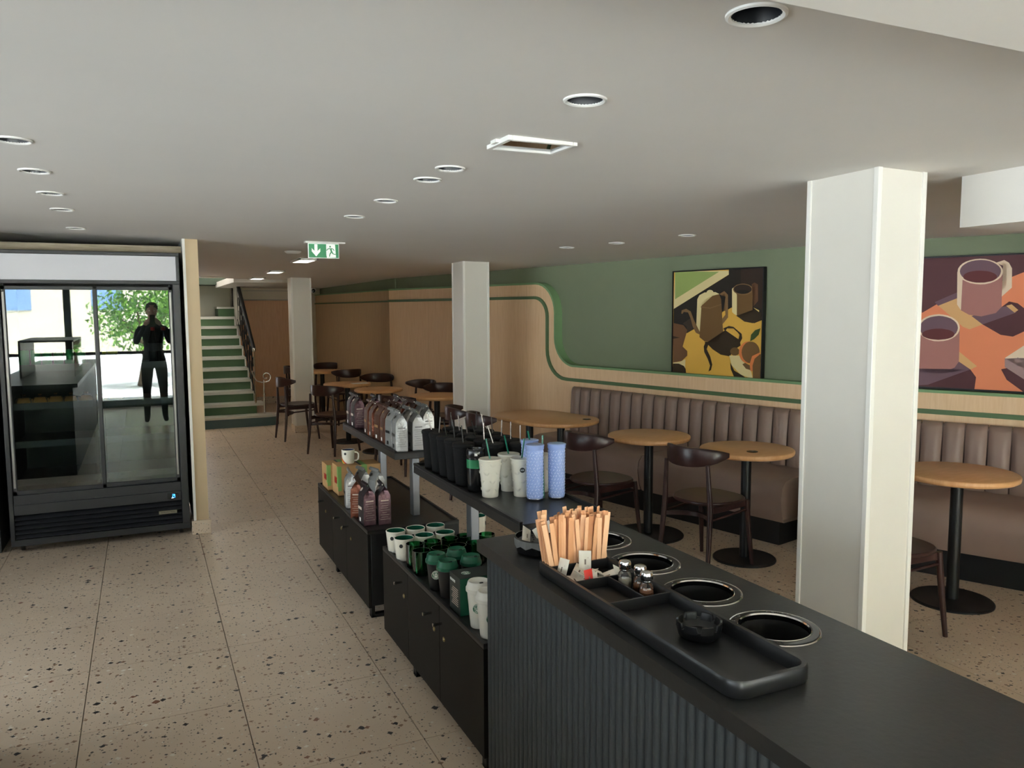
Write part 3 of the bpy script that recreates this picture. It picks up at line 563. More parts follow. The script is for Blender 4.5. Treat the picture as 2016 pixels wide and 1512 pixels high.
ART2=[('plum',[(0,916),(0,1000),(712,1000),(714,924),(504,875),(402,809),(200,733),(30,577)]),('lilac',[(92,661),(200,733),(205,685),(111,631)]),('sand',[(111,633),(202,689),(296,613),(329,491),(269,453),(237,471)]),('shadow2',[(275,554),(413,621),(446,661),(485,647),(529,593),(534,453),(471,403),(415,415),(329,491)]),('lilac',[(275,554),(411,621),(433,625),(481,580),(329,491)]),('sand',[(433,629),(458,640),(489,598),(473,579)]),('rose',[(214,861),(408,897),(413,621),(388,576),(321,551),(263,563),(221,599)]),('cream2',[(197,889),(224,838),(223,598),(203,641)]),('cream2',[(411,881),(409,860),(402,840),(390,823),(374,809),(355,798),(332,791),(309,790),(286,794),(262,801),(242,814),(224,829),(210,848),(202,869),(198,890),(200,913),(208,932),(220,950),(237,964),(258,974),(280,980),(303,981),(327,978),(349,969),(370,957),(387,941),(399,922),(408,902)]),('lilac',[(402,883),(400,865),(394,847),(384,832),(369,819),(351,810),(332,804),(310,803),(288,805),(268,812),(248,823),(233,838),(220,854),(212,873),(209,892),(211,911),(218,929),(230,944),(245,957),(263,966),(283,971),(305,972),(326,969),(347,962),(365,950),(380,936),(392,920),(400,902)]),('wine',[(385,845),(384,834),(378,825),(369,817),(357,811),(342,807),(325,803),(308,803),(290,804),(272,809),(258,815),(245,822),(234,831),(228,840),(226,851),(228,861),(233,871),(243,879),(255,886),(271,890),(287,893),(305,893),(322,890),(339,887),(354,881),(367,873),(376,865),(383,854)]),('cream2',[(379,948),(414,965),(436,944),(451,903),(455,762),(411,697),(411,746),(431,781),(426,922),(410,945),(398,931)]),('rose',[(0,429),(221,476),(226,197),(206,159),(135,107),(53,117),(0,148)]),('cream2',[(222,464),(220,441),(214,420),(202,399),(186,382),(167,369),(145,361),(122,358),(98,359),(76,367),(55,379),(38,395),(24,415),(16,437),(12,460),(15,485),(22,507),(34,528),(51,544),(70,557),(92,564),(116,568),(139,564),(161,557),(182,544),(198,528),(211,509),(219,487)]),('lilac',[(213,464),(211,444),(205,424),(195,407),(180,393),(162,381),(142,374),(121,371),(100,373),(79,379),(61,389),(45,403),(33,421),(25,441),(22,462),(24,481),(31,501),(42,519),(57,534),(75,545),(95,551),(117,555),(137,552),(157,545),(176,535),(191,520),(203,503),(210,484)]),('wine',[(198,415),(196,406),(191,396),(182,388),(168,380),(154,375),(137,372),(119,369),(100,371),(83,373),(67,378),(54,385),(43,393),(37,401),(35,411),(37,421),(43,430),(52,438),(65,445),(81,451),(98,455),(116,456),(134,456),(151,452),(167,448),(180,441),(190,432),(195,424)]),('sand',[(225,281),(313,175),(284,149),(225,206)]),('lilac',[(225,206),(282,149),(77,17),(0,3),(0,139),(53,114),(135,107),(206,159)]),('shadow2',[(282,149),(311,92),(306,0),(0,0),(0,3),(77,17)]),('cream2',[(440,244),(522,338),(655,438),(738,268),(615,104),(527,174)]),('lilac2',[(440,240),(527,174),(615,104),(738,268),(741,182),(617,16),(530,93),(442,177)]),('shadow2',[(426,159),(451,169),(530,93),(617,16),(693,92),(696,0),(531,0),(454,82)]),('lilac2',[(482,213),(498,252),(526,218)]),('shadow2',[(591,784),(666,850),(719,797),(722,695),(637,662)])]

pa = picture(w14, 4.507, 3.625, 1.065, 1.937, ART1, dict(yellow=(226, 178, 84), cream=(232, 214, 160), green=(156, 174, 104), dark=(50, 45, 42), dark2=(62, 50, 44), shade=(72, 60, 52), brown=(118, 90, 58), brown2=(118, 86, 62), tan=(134, 104, 72), tan2=(120, 92, 60), shadeb=(104, 74, 54), shadow=(66, 54, 42), yellowl=(232, 204, 130), orange=(222, 132, 80), leaf=(66, 82, 46)),
    'square framed picture of a brown coffee pot and mug on yellow', .03)
pb = picture(w26, 1.30, .10, 1.095, 1.953, ART2, dict(orange2=(230, 142, 106), plum=(98, 68, 72), lilac=(118, 94, 104), sand=(220, 174, 122), shadow2=(92, 62, 66), rose=(172, 122, 116), cream2=(236, 214, 190), wine=(106, 62, 64), lilac2=(166, 140, 140)),
    'wide framed picture of two red-brown mugs on orange', .02)
for pic in (pa, pb):       # the flat print of each picture is one sheet
    allm = [(me, c) for q, me, c in PR if q == pic]; bm = bmesh.new(); mats = []
    for me, c in allm:
        if me.materials[0] not in mats: mats.append(me.materials[0])
        n0 = len(bm.faces); bm.from_mesh(me); bm.faces.ensure_lookup_table()
        for f in bm.faces[n0:]: f.material_index = mats.index(me.materials[0])
    me = bpy.data.meshes.new('printed_motif'); bm.to_mesh(me); bm.free()
    for m_ in mats: me.materials.append(m_)
    o = bpy.data.objects.new('printed_motif', me); COL.objects.link(o); o.parent = pic
# ------------------------------------------------------------ tables
def stadium(L, Wd, n=28):
    out = []
    for i in range(n):
        t = 2*pi*i/n+1e-4; out.append((Wd/2*cos(t), Wd/2*sin(t)+(1 if sin(t) > 0 else -1)*(L-Wd)/2))
    return out
def table(label, x, y, r, rb, z=.73, rz=0, L=None, grp='round oak café tables', peds=((0, 0),)):
    t = thing('oval_table' if L else 'round_table', label, 'table', (x, y, 0), rz, grp)
    ol = stadium(L, 2*r) if L else circ(0, 0, r, 40)
    def sc(k): return [(px*(1-k/r), py*(1-k/r)) for px, py in ol]
    mb = MB(); mb.loft([[(a, b, zz) for a, b in sc(k)] for k, zz in ((.014, z-.034), (.003, z-.027), (0, z-.016), (.001, z-.004), (.006, z))])
    mb.build('table_top', TOPW, t, smooth=50)
    for (px, py) in peds:
        MB().lathe([(.032, .015), (.032, z-.03)], 24, (px, py, 0)).build('pole', BLKM, t, smooth=40)
        MB().lathe([(rb, 0), (rb, .008), (rb-.006, .014), (.04, .018)], 40, (px, py, 0)).build('base_plate', BLKM, t, smooth=35)
        MB().lathe([(.10, z-.034), (.10, z-.028)], 20, (px, py, 0)).build('mounting_plate', BLKM, t)
    return t
t1 = table('round oak table beside the bench, second in line from the big column', 3.26, 4.72, .293, .255)
t2 = table('round oak table beside the bench, next to the big column with charging disc', 3.505, 3.98, .297, .20)
t3 = table('round oak table to the right of the big column', 4.03, 2.89, .30, .21)
t4 = table('oval oak table on two black poles at the far bench end', 3.04, 5.92, .325, .20, rz=radians(14), L=1.02, grp=None, peds=((0, .2), (0, -.2)))
def pad(t, x, y, z=.7305):
    o = MB().lathe([(.035, 0), (.035, .003), (.031, .004), (0, .004)], 28, (x, y, z)).build('charging_disc', BLKG, t, smooth=40)
    MB().lathe([(.014, .004), (.013, .0052), (0, .0052)], 16, (x, y, z)).build('metal_contact', STEELP, o)
pad(t2, -.06, -.12); pad(t4, .14, -.36)
ft = [(2.27, 9.75, .29, .20, 'round oak table beyond the second column, nearest the stairs aisle'), (2.43, 8.90, .275, .2, 'round oak table behind the brown coffee bags'), (2.80, 7.95, .29, .2, 'round oak table partly hidden behind the middle column'), (2.42, 12.0, .30, .22, 'farthest round oak table, in the dark corner')]
for x, y, r, rb, l in ft: table(l, x, y, r, rb)
# white paper lying on a far table
pp_ = thing('paper_menu', 'white paper sheet lying on the round table near the stairs aisle', 'paper', (2.40, 9.66, .7305))
MB().box(-.10, .10, -.07, .07, 0, .002).build('sheet', WHITE, pp_)
# ------------------------------------------------------------ chairs
def chair(label, x, y, rz, grp=None):
    t = thing('wooden_chair', label, 'chair', (x, y, 0), rz, grp)
    # seat: rounded shield, slightly dished
    ol = []
    for i in range(32):
        a = 2*pi*i/32; ca, sa = cos(a), sin(a); px = .205*math.copysign(abs(ca)**.75, ca); py = (.215 if px > 0 else .215-.04*(-px/.205))*math.copysign(abs(sa)**.7, sa); ol.append((px, py))
    rings = []
    for k, z in ((.96, .430), (1.0, .438), (1.0, .446), (.97, .452)): rings.append([(a*k, b*k, z) for a, b in ol])
    mb = MB(); mb.loft(rings, caps=False); n = 32
    mb.add([(a*.97, b*.97, .452) for a, b in ol]+[(a*.6, b*.6, .446) for a, b in ol]+[(0, 0, .445)], [(i, (i+1) % n, n+(i+1) % n, n+i) for i in range(n)]+[(n+i, n+(i+1) % n, 2*n) for i in range(n)])
    mb.add([(a*.96, b*.96, .430) for a, b in ol], [tuple(range(n-1, -1, -1))])
    mb.build('seat', DARKW, t, smooth=50)
    for s in (-1, 1):
        MB().tube([(-.235, .195*s, 0), (-.212, .185*s, .22), (-.195, .178*s, .42), (-.205, .160*s, .69)], [.012, .016, .0185, .013], 12).build('rear_leg', DARKW, t, smooth=50)
        MB().tube([(.205, .200*s, 0), (.18, .188*s, .22), (.16, .178*s, .432)], [.012, .0155, .0175], 12).build('front_leg', DARKW, t, smooth=50)
        MB().add([(-.195, .166*s, .392), (.155, .166*s, .392), (.155, .166*s, .432), (-.195, .166*s, .432), (-.195, .184*s, .392), (.155, .184*s, .392), (.155, .184*s, .432), (-.195, .184*s, .432)],
            [(0, 1, 2, 3), (4, 7, 6, 5), (0, 4, 5, 1), (3, 2, 6, 7), (0, 3, 7, 4), (1, 5, 6, 2)]).build('side_rail', DARKW, t, bevel=.003)
        MB().tube([(-.20, .178*s, .352), (.0, .178*s, .362), (.165, .184*s, .374)], .008, 8).build('side_stretcher', DARKW, t, smooth=50)
    MB().box(.145, .163, -.17, .17, .392, .432).build('front_rail', DARKW, t, bevel=.003)
    mb = MB(); rings = []
    for i in range(9):
        s = -1+i/4; xx = -.20+.13*(1-s*s); rings.append([(xx-.012, .176*s, .325), (xx+.010, .176*s, .325), (xx+.010, .176*s, .352), (xx-.012, .176*s, .352)])
    mb.loft(rings); mb.build('curved_stretcher', DARKW, t, smooth=50)
    # crescent backrest
    rings = []
    for i in range(17):
        s = -1+i/8; a = s*radians(74); R = .245; cx = -.01+.0
        hgt = .028+.092*(1-abs(s)**2.6); zc = .732+.016*abs(s)**2; th = .010+.004*(1-abs(s))
        px, py = cx-R*cos(a)*.93-.012, R*.93*sin(a)
        rings.append([(px+(dd*cos(a)), py-(dd*sin(a))*1.0, zc+hh*hgt/2) for dd, hh in ((-th, -.8), (-th*.6-.001, -1), (th*.6, -1), (th, -.7), (th*.9, .7), (th*.4, 1), (-th*.6, 1), (-th, .8))])
    mb = MB(); mb.loft(rings); mb.build('backrest', DARKW, t, smooth=60)
    return t
c0 = chair('dark wooden chair at the bench table next to the big column', 3.20, 3.985, radians(13), 'dark curved-back chairs')
def pc(x, y, deg, label): return dup(c0, (x, y, 0), radians(deg), label)
pc(2.875, 4.75, 12, 'dark wooden chair just behind the blue tumblers, at the second bench table')
pc(3.355, 2.78, -2, 'dark wooden chair half hidden by the big column, seat towards the right table')
pc(2.62, 6.45, -16, 'dark curved-back chair against the middle column, at the oval table')
pc(2.64, 6.0, -4, 'dark curved-back chair at the oval table, nearer than its twin')
pc(1.76, 10.32, 8, 'dark wooden chair seen in profile before the white column by the stairs')
pc(1.955, 9.10, 38, 'dark wooden chair with its back to us left of the coffee bags')
pc(2.72, 10.12, -120, 'dark curved-back chair behind the middle far table, facing us')
pc(2.90, 9.02, -150, 'dark curved-back chair in front of the panelled wall, between two far tables')
pc(2.36, 7.72, 35, 'dark wooden chair just behind the silver coffee bags, back to us')
pc(2.62, 11.45, 100, 'dark chair at the farthest table, nearest to us')
pc(2.66, 12.66, -90, 'dark chair behind the farthest table, against the end wall')
pc(2.17, 12.30, -15, 'dark chair left of the farthest table, partly behind the column')
pc(3.02, 8.42, -120, 'dark curved-back chair edge just left of the middle column')
# ------------------------------------------------------------ retail cabinets and risers
def cabinet(label, y0, y1, knobs, locks, seams):
    x0, x1 = 1.02, 1.53; t = thing('retail_cabinet', label, 'cabinet', (x0, (y0+y1)/2, 0)); Y = lambda y: y-(y0+y1)/2
    mb = MB().box(.018, x1-x0, Y(y0), Y(y1), .075, .462); mb.build('body', BLK, t, bevel=.002)
    MB().box(.0, x1-x0, Y(y0), Y(y1), .462, .472).build('top_panel', BLK2, t)
    mb = MB(); a, b = Y(y0), Y(y1)
    mb.box(0, .012, a, b, .472, .482).box(x1-x0-.012, x1-x0, a, b, .472, .482).box(.012, x1-x0-.012, a, a+.012, .472, .482).box(.012, x1-x0-.012, b-.012, b, .472, .482)
    mb.build('raised_rim', BLK, t)
    ys = sorted([y0]+seams+[y1])
    for i in range(len(ys)-1):
        d_ = MB().box(0, .017, Y(ys[i])+.0015, Y(ys[i+1])-.0015, .065, .46).build('door', CABF, t, bevel=.001)
        for yk in knobs:
            if ys[i] < yk < ys[i+1]: MB().lathe([(.0055, 0), (.0055, .024), (.0072, .026), (.0072, .038), (0, .038)], 12, xf=Matrix.Translation((0, Y(yk), .40)) @ Matrix.Rotation(radians(-90), 4, 'Y')).build('knob', CHROME, d_, smooth=40)
        for yk in locks:
            if ys[i] < yk < ys[i+1]: MB().lathe([(.010, 0), (.010, .003), (.006, .005), (0, .005)], 14, xf=Matrix.Translation((0, Y(yk), .345)) @ Matrix.Rotation(radians(-90), 4, 'Y')).build('lock', BRASS, d_, smooth=40)
    for yy in (y0+.05, y1-.42):
        mb = MB().box(.02, .04, Y(yy)-.02, Y(yy)+.02, 0, .075).box(x1-x0-.05, x1-x0-.03, Y(yy)-.02, Y(yy)+.02, 0, .075).box(.02, x1-x0-.03, Y(yy)-.02, Y(yy)+.02, 0, .018)
        mb.build('leg_frame', BLKM, t, bevel=.002)
    return t
cabinet('low black cabinet farther from us, with carton and coffee bags on it', 4.01, 5.30, [5.12, 4.66, 4.44], [5.06, 4.62, 4.38], [4.87, 4.50])
cabinet('low black cabinet nearest the counter, with mugs and green glasses on it', 2.45, 3.72, [3.405, 3.00, 2.875], [3.375, 2.965, 2.85], [3.32, 2.905])
def riser(label, x0, x1, y0, y1, posts):
    t = thing('display_riser', label, 'shelf', ((x0+x1)/2, (y0+y1)/2, .472)); cx, cy, cz = (x0+x1)/2, (y0+y1)/2, .472
    MB().box(x0-cx, x1-cx, y0-cy, y1-cy, .80-cz, .838-cz).build('deck', BLK2, t, bevel=.0015)
    mb = MB(); mb.box(x0-cx, x0-cx+.012, y0-cy, y1-cy, .838-cz, .85-cz).box(x1-cx-.012, x1-cx, y0-cy, y1-cy, .838-cz, .85-cz).box(x0-cx+.012, x1-cx-.012, y1-cy-.012, y1-cy, .838-cz, .85-cz).box(x0-cx+.012, x1-cx-.012, y0-cy, y0-cy+.008, .838-cz, .8395-cz)
    mb.build('raised_lip', BLK, t)
    for yy in posts: MB().box(1.342-cx, 1.382-cx, yy-cy-.03, yy-cy+.03, 0, .80-cz).build('post', STEELP, t, bevel=.003)
    return t
riser('raised black shelf full of coffee bags on the far cabinet', 1.24, 1.62, 4.235, 5.49, [4.265, 4.93])
riser('raised black shelf with tumblers on the near cabinet', 1.228, 1.610, 2.595, 3.86, [3.39, 2.75])
ZS, ZC = .8385, .4725
# ------------------------------------------------------------ condiment counter
CX0, CX1, CY0, CY1, CH = .937, 1.448, -.25, 2.30, .90
cc = thing('condiment_counter', 'long black slatted condiment counter in the foreground', 'counter', (1.19, 1.2, 0)); ox, oy = 1.19, 1.2
HO = [(1.283, 1.352), (1.283, 1.612), (1.283, 1.872), (1.283, 2.125)]
bm = holed([(a-ox, b-oy) for a, b in [(CX0, CY0), (CX1, CY0), (CX1, CY1+.03), (CX0, CY1)]], [circ(x-ox, y-oy, .080, 40) for x, y in HO], CH, .036)
bm_obj('worktop', bm, BLK2, cc)
mb = MB().box(CX0+.035-ox, CX0+.05-ox, CY0+.02-oy, CY1-.02-oy, 0, .864).box(CX1-.05-ox, CX1-.03-ox, CY0+.02-oy, CY1-.02-oy, 0, .864).box(CX0+.035-ox, CX1-.03-ox, CY0+.02-oy, CY0+.04-oy, 0, .864).box(CX0+.035-ox, CX1-.03-ox, CY1-.04-oy, CY1-.02-oy, 0, .864).box(CX0+.05-ox, CX1-.05-ox, CY0+.04-oy, CY1-.04-oy, .0, .02)
mb.build('carcass', BLK, cc)
sm = MB(); sm.prism([(.0, -.0135), (-.006, -.0125), (-.011, -.008), (-.0135, 0), (-.011, .008), (-.006, .0125), (0, .0135)], 0, .862)
sme = sm.mesh('slat', SLATM, 50); y = CY1-.035
while y > .35: part('slat', cc, sme, loc=(CX0+.035-ox, y-oy, .0)); y -= .0293
for k, (x, y) in enumerate(HO):
    rg = MB().lathe([(.078, -.06), (.079, .001), (.081, .0035), (.084, .004), (.097, .003), (.101, .0)], 48, (x-ox, y-oy, CH), close=False).build('bin_ring', BLKG, cc, smooth=30)
    MB().lathe([(.099, .0018), (.1015, .0025), (.103, .0002)], 48, (x-ox, y-oy, CH), close=False).build('chrome_rim', CHROME, rg, smooth=60)
    MB().lathe([(.0785, .0015), (.0800, .0050), (.0815, .0035)], 48, (x-ox, y-oy, CH), close=False).build('inner_edge', CHROME, rg, smooth=60)
    MB().lathe([(.078, -.01), (.077, -.35), (0, -.35)], 32, (x-ox, y-oy, CH), close=False).build('bin_liner', mat('bin_liner_black', (8, 8, 9), .6), cc, smooth=40)
    for j, (w, a0) in enumerate((('ABFALL', 200), ('PAPIER', 20), ('WASTE', 110))):
        for q, chh in enumerate(w):
            a = radians(a0+q*7.5); lettering('embossed_letter', chh, .010, STEELP, rg, frame_mtx((sin(a), -cos(a), 0), (cos(a), sin(a), 0), (x-ox+.090*cos(a), y-oy+.090*sin(a), CH+.0038)))
# tray organiser
TRAYM = mat('black_tray_plastic', (30, 30, 31), .32, spec=.5)
tx0, tx1, ty0, ty1 = .965, 1.168, 1.112, 1.945
tr = thing('tray_organiser', 'long black rounded tray organiser lying on the counter', 'tray', ((tx0+tx1)/2, (ty0+ty1)/2, CH)); qx, qy = (tx0+tx1)/2, (ty0+ty1)/2
hx, hy = (tx1-tx0)/2, (ty1-ty0)/2
def rr(e, r): return rrect(-hx+e, hx-e, -hy+e, hy-e, r)
mb = MB(); mb.loft([[(a, b, z) for a, b in rr(e, r)] for e, r, z in ((.004, .036, .0005), (.0, .040, .006), (.0, .040, .030), (.003, .037, .036), (.012, .028, .036), (.015, .025, .030), (.017, .023, .006))], caps=False)
mb.prism(rr(.012, .028), .0005, .006); mb.build('tray_shell', TRAYM, tr, smooth=40)
def wallb(x0, x1, y0, y1, z1=.033): return MB().box(x0-qx, x1-qx, y0-qy, y1-qy, .006, z1).build('divider', TRAYM, tr, bevel=.001)
MB().box(tx0+.018-qx, tx1-.018-qx, 1.577-qy, ty1-.018-qy, .0062, .0075).build('compartment_shade', mat('shade_black', (9, 9, 9), .6), tr)  # dark sheet standing for the shade of deeper compartments
wallb(tx0+.014, tx1-.014, 1.572, 1.577); wallb(tx0+.014, tx1-.014, 1.738, 1.742); wallb(1.078, 1.082, 1.577, 1.738); wallb(tx0+.014, tx1-.014, 1.862, 1.866, .036)
# small ashtray
at_ = thing('ashtray', 'small black notched ashtray standing in the tray', 'ashtray', (1.088, 1.375, CH+.0062))
def notch(r, z, i, n): return r
prof = [(.036, 0), (.045, .008), (.049, .022), (.050, .038), (.050, .039), (.0455, .039), (.0455, .038), (.043, .022), (.036, .010), (0, .009)]
vs = MB(); N = 96; A = MB()
vv = []; ff_ = []
for k, (r, z) in enumerate(prof):
    for i in range(N):
        a = 2*pi*i/N; g = (i % (N//8)); zz = z
        if z > .03 and g in (1, 2, 3): zz = z-.012
        vv.append((r*cos(a), r*sin(a), zz))
for k in range(len(prof)-1):
    for i in range(N): j = (i+1) % N; ff_.append((k*N+i, k*N+j, (k+1)*N+j, (k+1)*N+i))
ff_.append(tuple(range(N-1, -1, -1)))
A.add(vv, ff_); A.build('bowl', mat('ashtray_black', (14, 14, 15), .38), at_)
# big torn-rim black bowl at the far counter end
bb = thing('black_bowl', 'large round black bowl with sachets at the far counter end', 'bowl', (1.065, 2.105, CH+.0005))
MB().lathe([(.060, 0), (.072, .006), (.078, .030), (.079, .048), (.074, .049), (.072, .030), (.066, .016), (0, .014)], 48).build('bowl_body', BLKG, bb, smooth=35)
mb = MB(); 
for i in range(24):
    a0, a1 = 2*pi*i/24, 2*pi*(i+1)/24; l0 = .016+.012*((i*7) % 5)/4; l1 = .016+.012*(((i+1)*7) % 5)/4
    mb.add([(.0797*cos(a0), .0797*sin(a0), .047), (.0797*cos(a1), .0797*sin(a1), .047), (.0790*cos(a1), .0790*sin(a1), .047-l1), (.0790*cos(a0), .0790*sin(a0), .047-l0)], [(0, 1, 2, 3)])
mb.build('worn_band', mat('worn_grey', (96, 96, 94), .6), bb, smooth=60)
mb = MB()
for i in range(26):
    r = .012+.045*sqrt(i/26); a = i*2.4; mb.lathe([(.003, 0), (.003, .002), (0, .002)], 8, (r*cos(a), r*sin(a), .0335))
MB().lathe([(.071, .030), (.071, .0335), (0, .0335)], 40).build('perforated_insert', mat('insert_grey', (70, 70, 70), .45), bb, smooth=40)
tag(mb.build('perforations', FRD, bb), kind='stuff')
# stir sticks
STK = [mat('wrapped_stick_%s' % n, c, .7, spec=.2) for n, c in (('pale', (236, 188, 148)), ('warm', (226, 172, 130)), ('brown', (206, 150, 108)))]
sme = []
for mm in STK:
    w, h, d_ = .0135, .155, .0022
    m_ = MB(); m_.loft([[(-w/2*k, -d_/2*e, z), (w/2*k, -d_/2*e, z), (w/2*k, d_/2*e, z), (-w/2*k, d_/2*e, z)] for k, e, z in ((1, .4, 0), (1, 1, .008), (1, 1, h-.012), (1, .3, h))]); sme.append(m_.mesh('stir_stick', mm))
k = 0
for row in range(5):
    for c in range(15):
        x = .987+.0119*c+random.uniform(-.003, .003); y = 1.872+.0135*row+random.uniform(-.003, .003)
        o = bpy.data.objects.new('stir_stick', sme[random.choice((0, 0, 1, 1, 2))]); COL.objects.link(o)
        lean = radians(random.uniform(-6, 6)-(6 if c < 3 else 0)); 
        o.location = (x, y, CH+.008); o.rotation_euler = (radians(random.uniform(-4, 5)), lean, radians(random.uniform(-30, 30)))
        o.scale = (1, 1, random.uniform(.93, 1.06) if row < 4 else random.uniform(1.0, 1.1))
        tag(o, 'paper-wrapped wooden stir stick standing in the tray bundle', 'stir stick', 'wrapped stir sticks bundled upright in the tray'); k += 1
# sachets
SW = mat('sachet_paper', (226, 222, 210), .65); SR = mat('red_sachet', (214, 52, 44), .5); SP = mat('sachet_print', (128, 116, 104), .7)
smh = MB().loft([[(-.024, -.016*e, z*.0), (-.024, .016*e, 0), ] for e, z in ((1, 0),)], caps=False) if False else None
m_ = MB(); g = []
for i, xx in enumerate((-.030, -.026, -.012, 0, .012, .026, .030)):
    p_ = (0, .0006, .0028, .0034, .0028, .0006, 0)[i]; g.append([(xx, -.017, -.0003), (xx, -.008, -p_-.0003), (xx, .008, -p_-.0003), (xx, .017, -.0003), (xx, .017, .0003), (xx, .008, p_+.0003), (xx, -.008, p_+.0003), (xx, -.017, .0003)])
m_.loft(g); sac = m_.mesh('sachet', SW, 60); m2 = MB(); m2.loft(g); sacr = m2.mesh('sachet', SR, 60)
prm = MB().box(-.007, .007, -.002, .002, .0038, .0042).box(-.012, .012, -.008, -.007, .0028, .0032).mesh('sachet_print', SP)
def sachet(label, x, y, z, rot, red=False, grp=None, sc=1):
    o = bpy.data.objects.new('sugar_sachet', sacr if red else sac); COL.objects.link(o); o.location = (x, y, z); o.rotation_euler = [radians(a) for a in rot]; o.scale = (sc,)*3
    tag(o, label, 'sachet', grp); part('print', o, prm); return o
SG = 'white sugar sachets heaped in the tray'
SLb = 'white sugar sachet lying in the loose heap in front of the stir sticks'
for (x, y, z, r_) in [(1.000, 1.845, .030, (0, -70, 20)), (1.045, 1.835, .018, (20, -25, 40)), (1.070, 1.845, .042, (10, -75, 60)), (1.062, 1.82, .020, (-15, 20, 110)), (1.090, 1.81, .022, (25, 15, 60)),
      (1.040, 1.80, .020, (-20, 30, -30)), (1.075, 1.79, .014, (0, 10, 20)), (1.100, 1.775, .018, (30, -20, -20)), (1.035, 1.775, .020, (-30, 20, 140)), (1.130, 1.765, .020, (35, -30, 70)), (1.010, 1.795, .012, (5, -10, 80))]:
    sachet(SLb, x, y, CH+z, r_, grp=SG)
sachet('red sugar sachet standing upright against the tray divider', 1.028, 1.752, CH+.030, (0, -78, 100), True, sc=.8)
sachet('white sachet leaning at the left inside the large black bowl', 1.018, 2.105, CH+.052, (50, -40, 60))
sachet('white sachet leaning at the back inside the large black bowl', 1.085, 2.125, CH+.058, (70, -30, -20))
# shakers
SHG = clear_glass('shaker_glass', (242, 244, 242), 1.0, .02)
def shaker(label, x, y, col):
    t = thing('spice_shaker', label, 'shaker', (x, y, CH+.0065), random.random()); t.scale = (.92, .92, .86)
    MB().lathe([(.017, 0), (.0205, .004), (.021, .035), (.018, .048), (.013, .056), (.013, .060)], 20, close=False).build('glass_jar', SHG, t, smooth=40)
    MB().lathe([(.0, .003), (.018, .004), (.0185, .030), (0, .031)], 20).build('powder', mat('powder_%s' % col[0], col[1], .8), t, smooth=40)
    MB().lathe([(.0155, .057), (.0165, .059), (.016, .062), (.0175, .064), (.018, .078), (.016, .085), (.010, .088), (0, .0885)], 24).build('metal_cap', CHROME, t, smooth=45)
shaker('glass shaker of pale sugar with metal cap, farthest of three', 1.108, 1.705, ('pale', (206, 198, 186)))
shaker('glass shaker of brown cinnamon with metal cap, middle of three', 1.122, 1.656, ('brown', (132, 84, 54)))
shaker('glass shaker of reddish powder with metal cap, nearest of three', 1.108, 1.608, ('reddish', (170, 118, 88)))
# ------------------------------------------------------------ coffee bags
def bagmesh():
    n = []; hx_, hy_ = .034, .049
    def ring(z, a, b, sx=0, sy=0): return [(-a+sx, -b, z), (a+sx, -b, z), (a+sx, 0+0, z), (a+sx, b, z), (-a+sx, b, z), (-a+sx, 0, z)]
    def ring2(z, a, b, sx=0, p=.003, g=0): 
        return [(-a+sx, -b, z), (0+sx, -b-p+g, z), (a+sx, -b, z), (a+p+sx, 0, z), (a+sx, b, z), (0+sx, b+p-g, z), (-a+sx, b, z), (-a-p+sx, 0, z)]
    R_ = [ring2(0, hx_*.94, hy_*.97, 0, .0), ring2(.004, hx_, hy_, 0, .001), ring2(.06, hx_*1.0, hy_, 0, .004), ring2(.12, hx_*.99, hy_*.99, 0, .004), ring2(.160, hx_*.93, hy_*.98, 0, .002, .004), ring2(.185, hx_*.55, hy_*.99, .001, .0, .02), ring2(.203, .005, hy_*1.0, .002, 0, .01), ring2(.206, .003, hy_, .002, 0, 0), ring2(.232, .0022, hy_, -.010, 0, 0)]
    mb = MB(); n = 8; base = 0
    for k in range(len(R_)-1):
        for i in range(n):
            j = (i+1) % n; mb.mi = 1 if i in (0, 1, 4, 5) and k < 6 else 0
            mb.add([R_[k][i], R_[k][j], R_[k+1][j], R_[k+1][i]], [(0, 1, 2, 3)])
    mb.mi = 0; mb.add(R_[0], [tuple(range(n-1, -1, -1))]); mb.add(R_[-1], [tuple(range(n))])
    return mb
def bag_kind(name, side, foil, pr):
    mb = bagmesh(); me = mb.mesh('bag_body', [side, foil], None)
    bm = bmesh.new(); bm.from_mesh(me); bmesh.ops.remove_doubles(bm, verts=bm.verts, dist=1e-5); bm.to_mesh(me); bm.free()
    me.polygons.foreach_set('use_smooth', [True]*len(me.polygons)); me.set_sharp_from_angle(angle=radians(38))
    tie = MB().box(-.0165, -.0125, -.051, .051, .214, .226).mesh('tin_tie', side)
    dot = MB().lathe([(.004, 0), (.003, .003), (0, .0035)], 10, xf=Matrix.Translation((-.012, -.0505, .220)) @ Matrix.Rotation(radians(90), 4, 'X')).mesh('tie_end', CHROME, 40)
    lab = MB()
    lab.mi = 0; lab.box(-.0392, -.0385, -.030, .030, .085, .100)
    tg = MB().box(-.0390, -.0385, -.012, .012, .020, .040)
    em = MB().lathe([(.011, 0), (.011, .0008), (.007, .0009)], 20, xf=Matrix.Translation((-.0215, .018, .1885)) @ Matrix.Rotation(radians(-52), 4, 'Y')).lathe([(.004, .0), (.004, .0009), (0, .0009)], 12, xf=Matrix.Translation((-.0215, .018, .1885)) @ Matrix.Rotation(radians(-52), 4, 'Y'))
    tx = MB()
    for i in range(9): w_ = (.026, .020, .024, .014, .025, .022, .018, .025, .021)[i]; tx.box(-w_, w_-.004*(i % 2), -.0535, -.0530, .030+.0125*i, .0315+.0125*i+(.005 if i == 8 else 0))
    return dict(name=name, body=me, tie=tie, dot=dot, lab=lab.mesh('front_label', pr[0]), tg=tg.mesh('corner_tag', pr[1]), em=em.mesh('emblem', pr[2]), tx=tx.mesh('back_print', pr[3]))
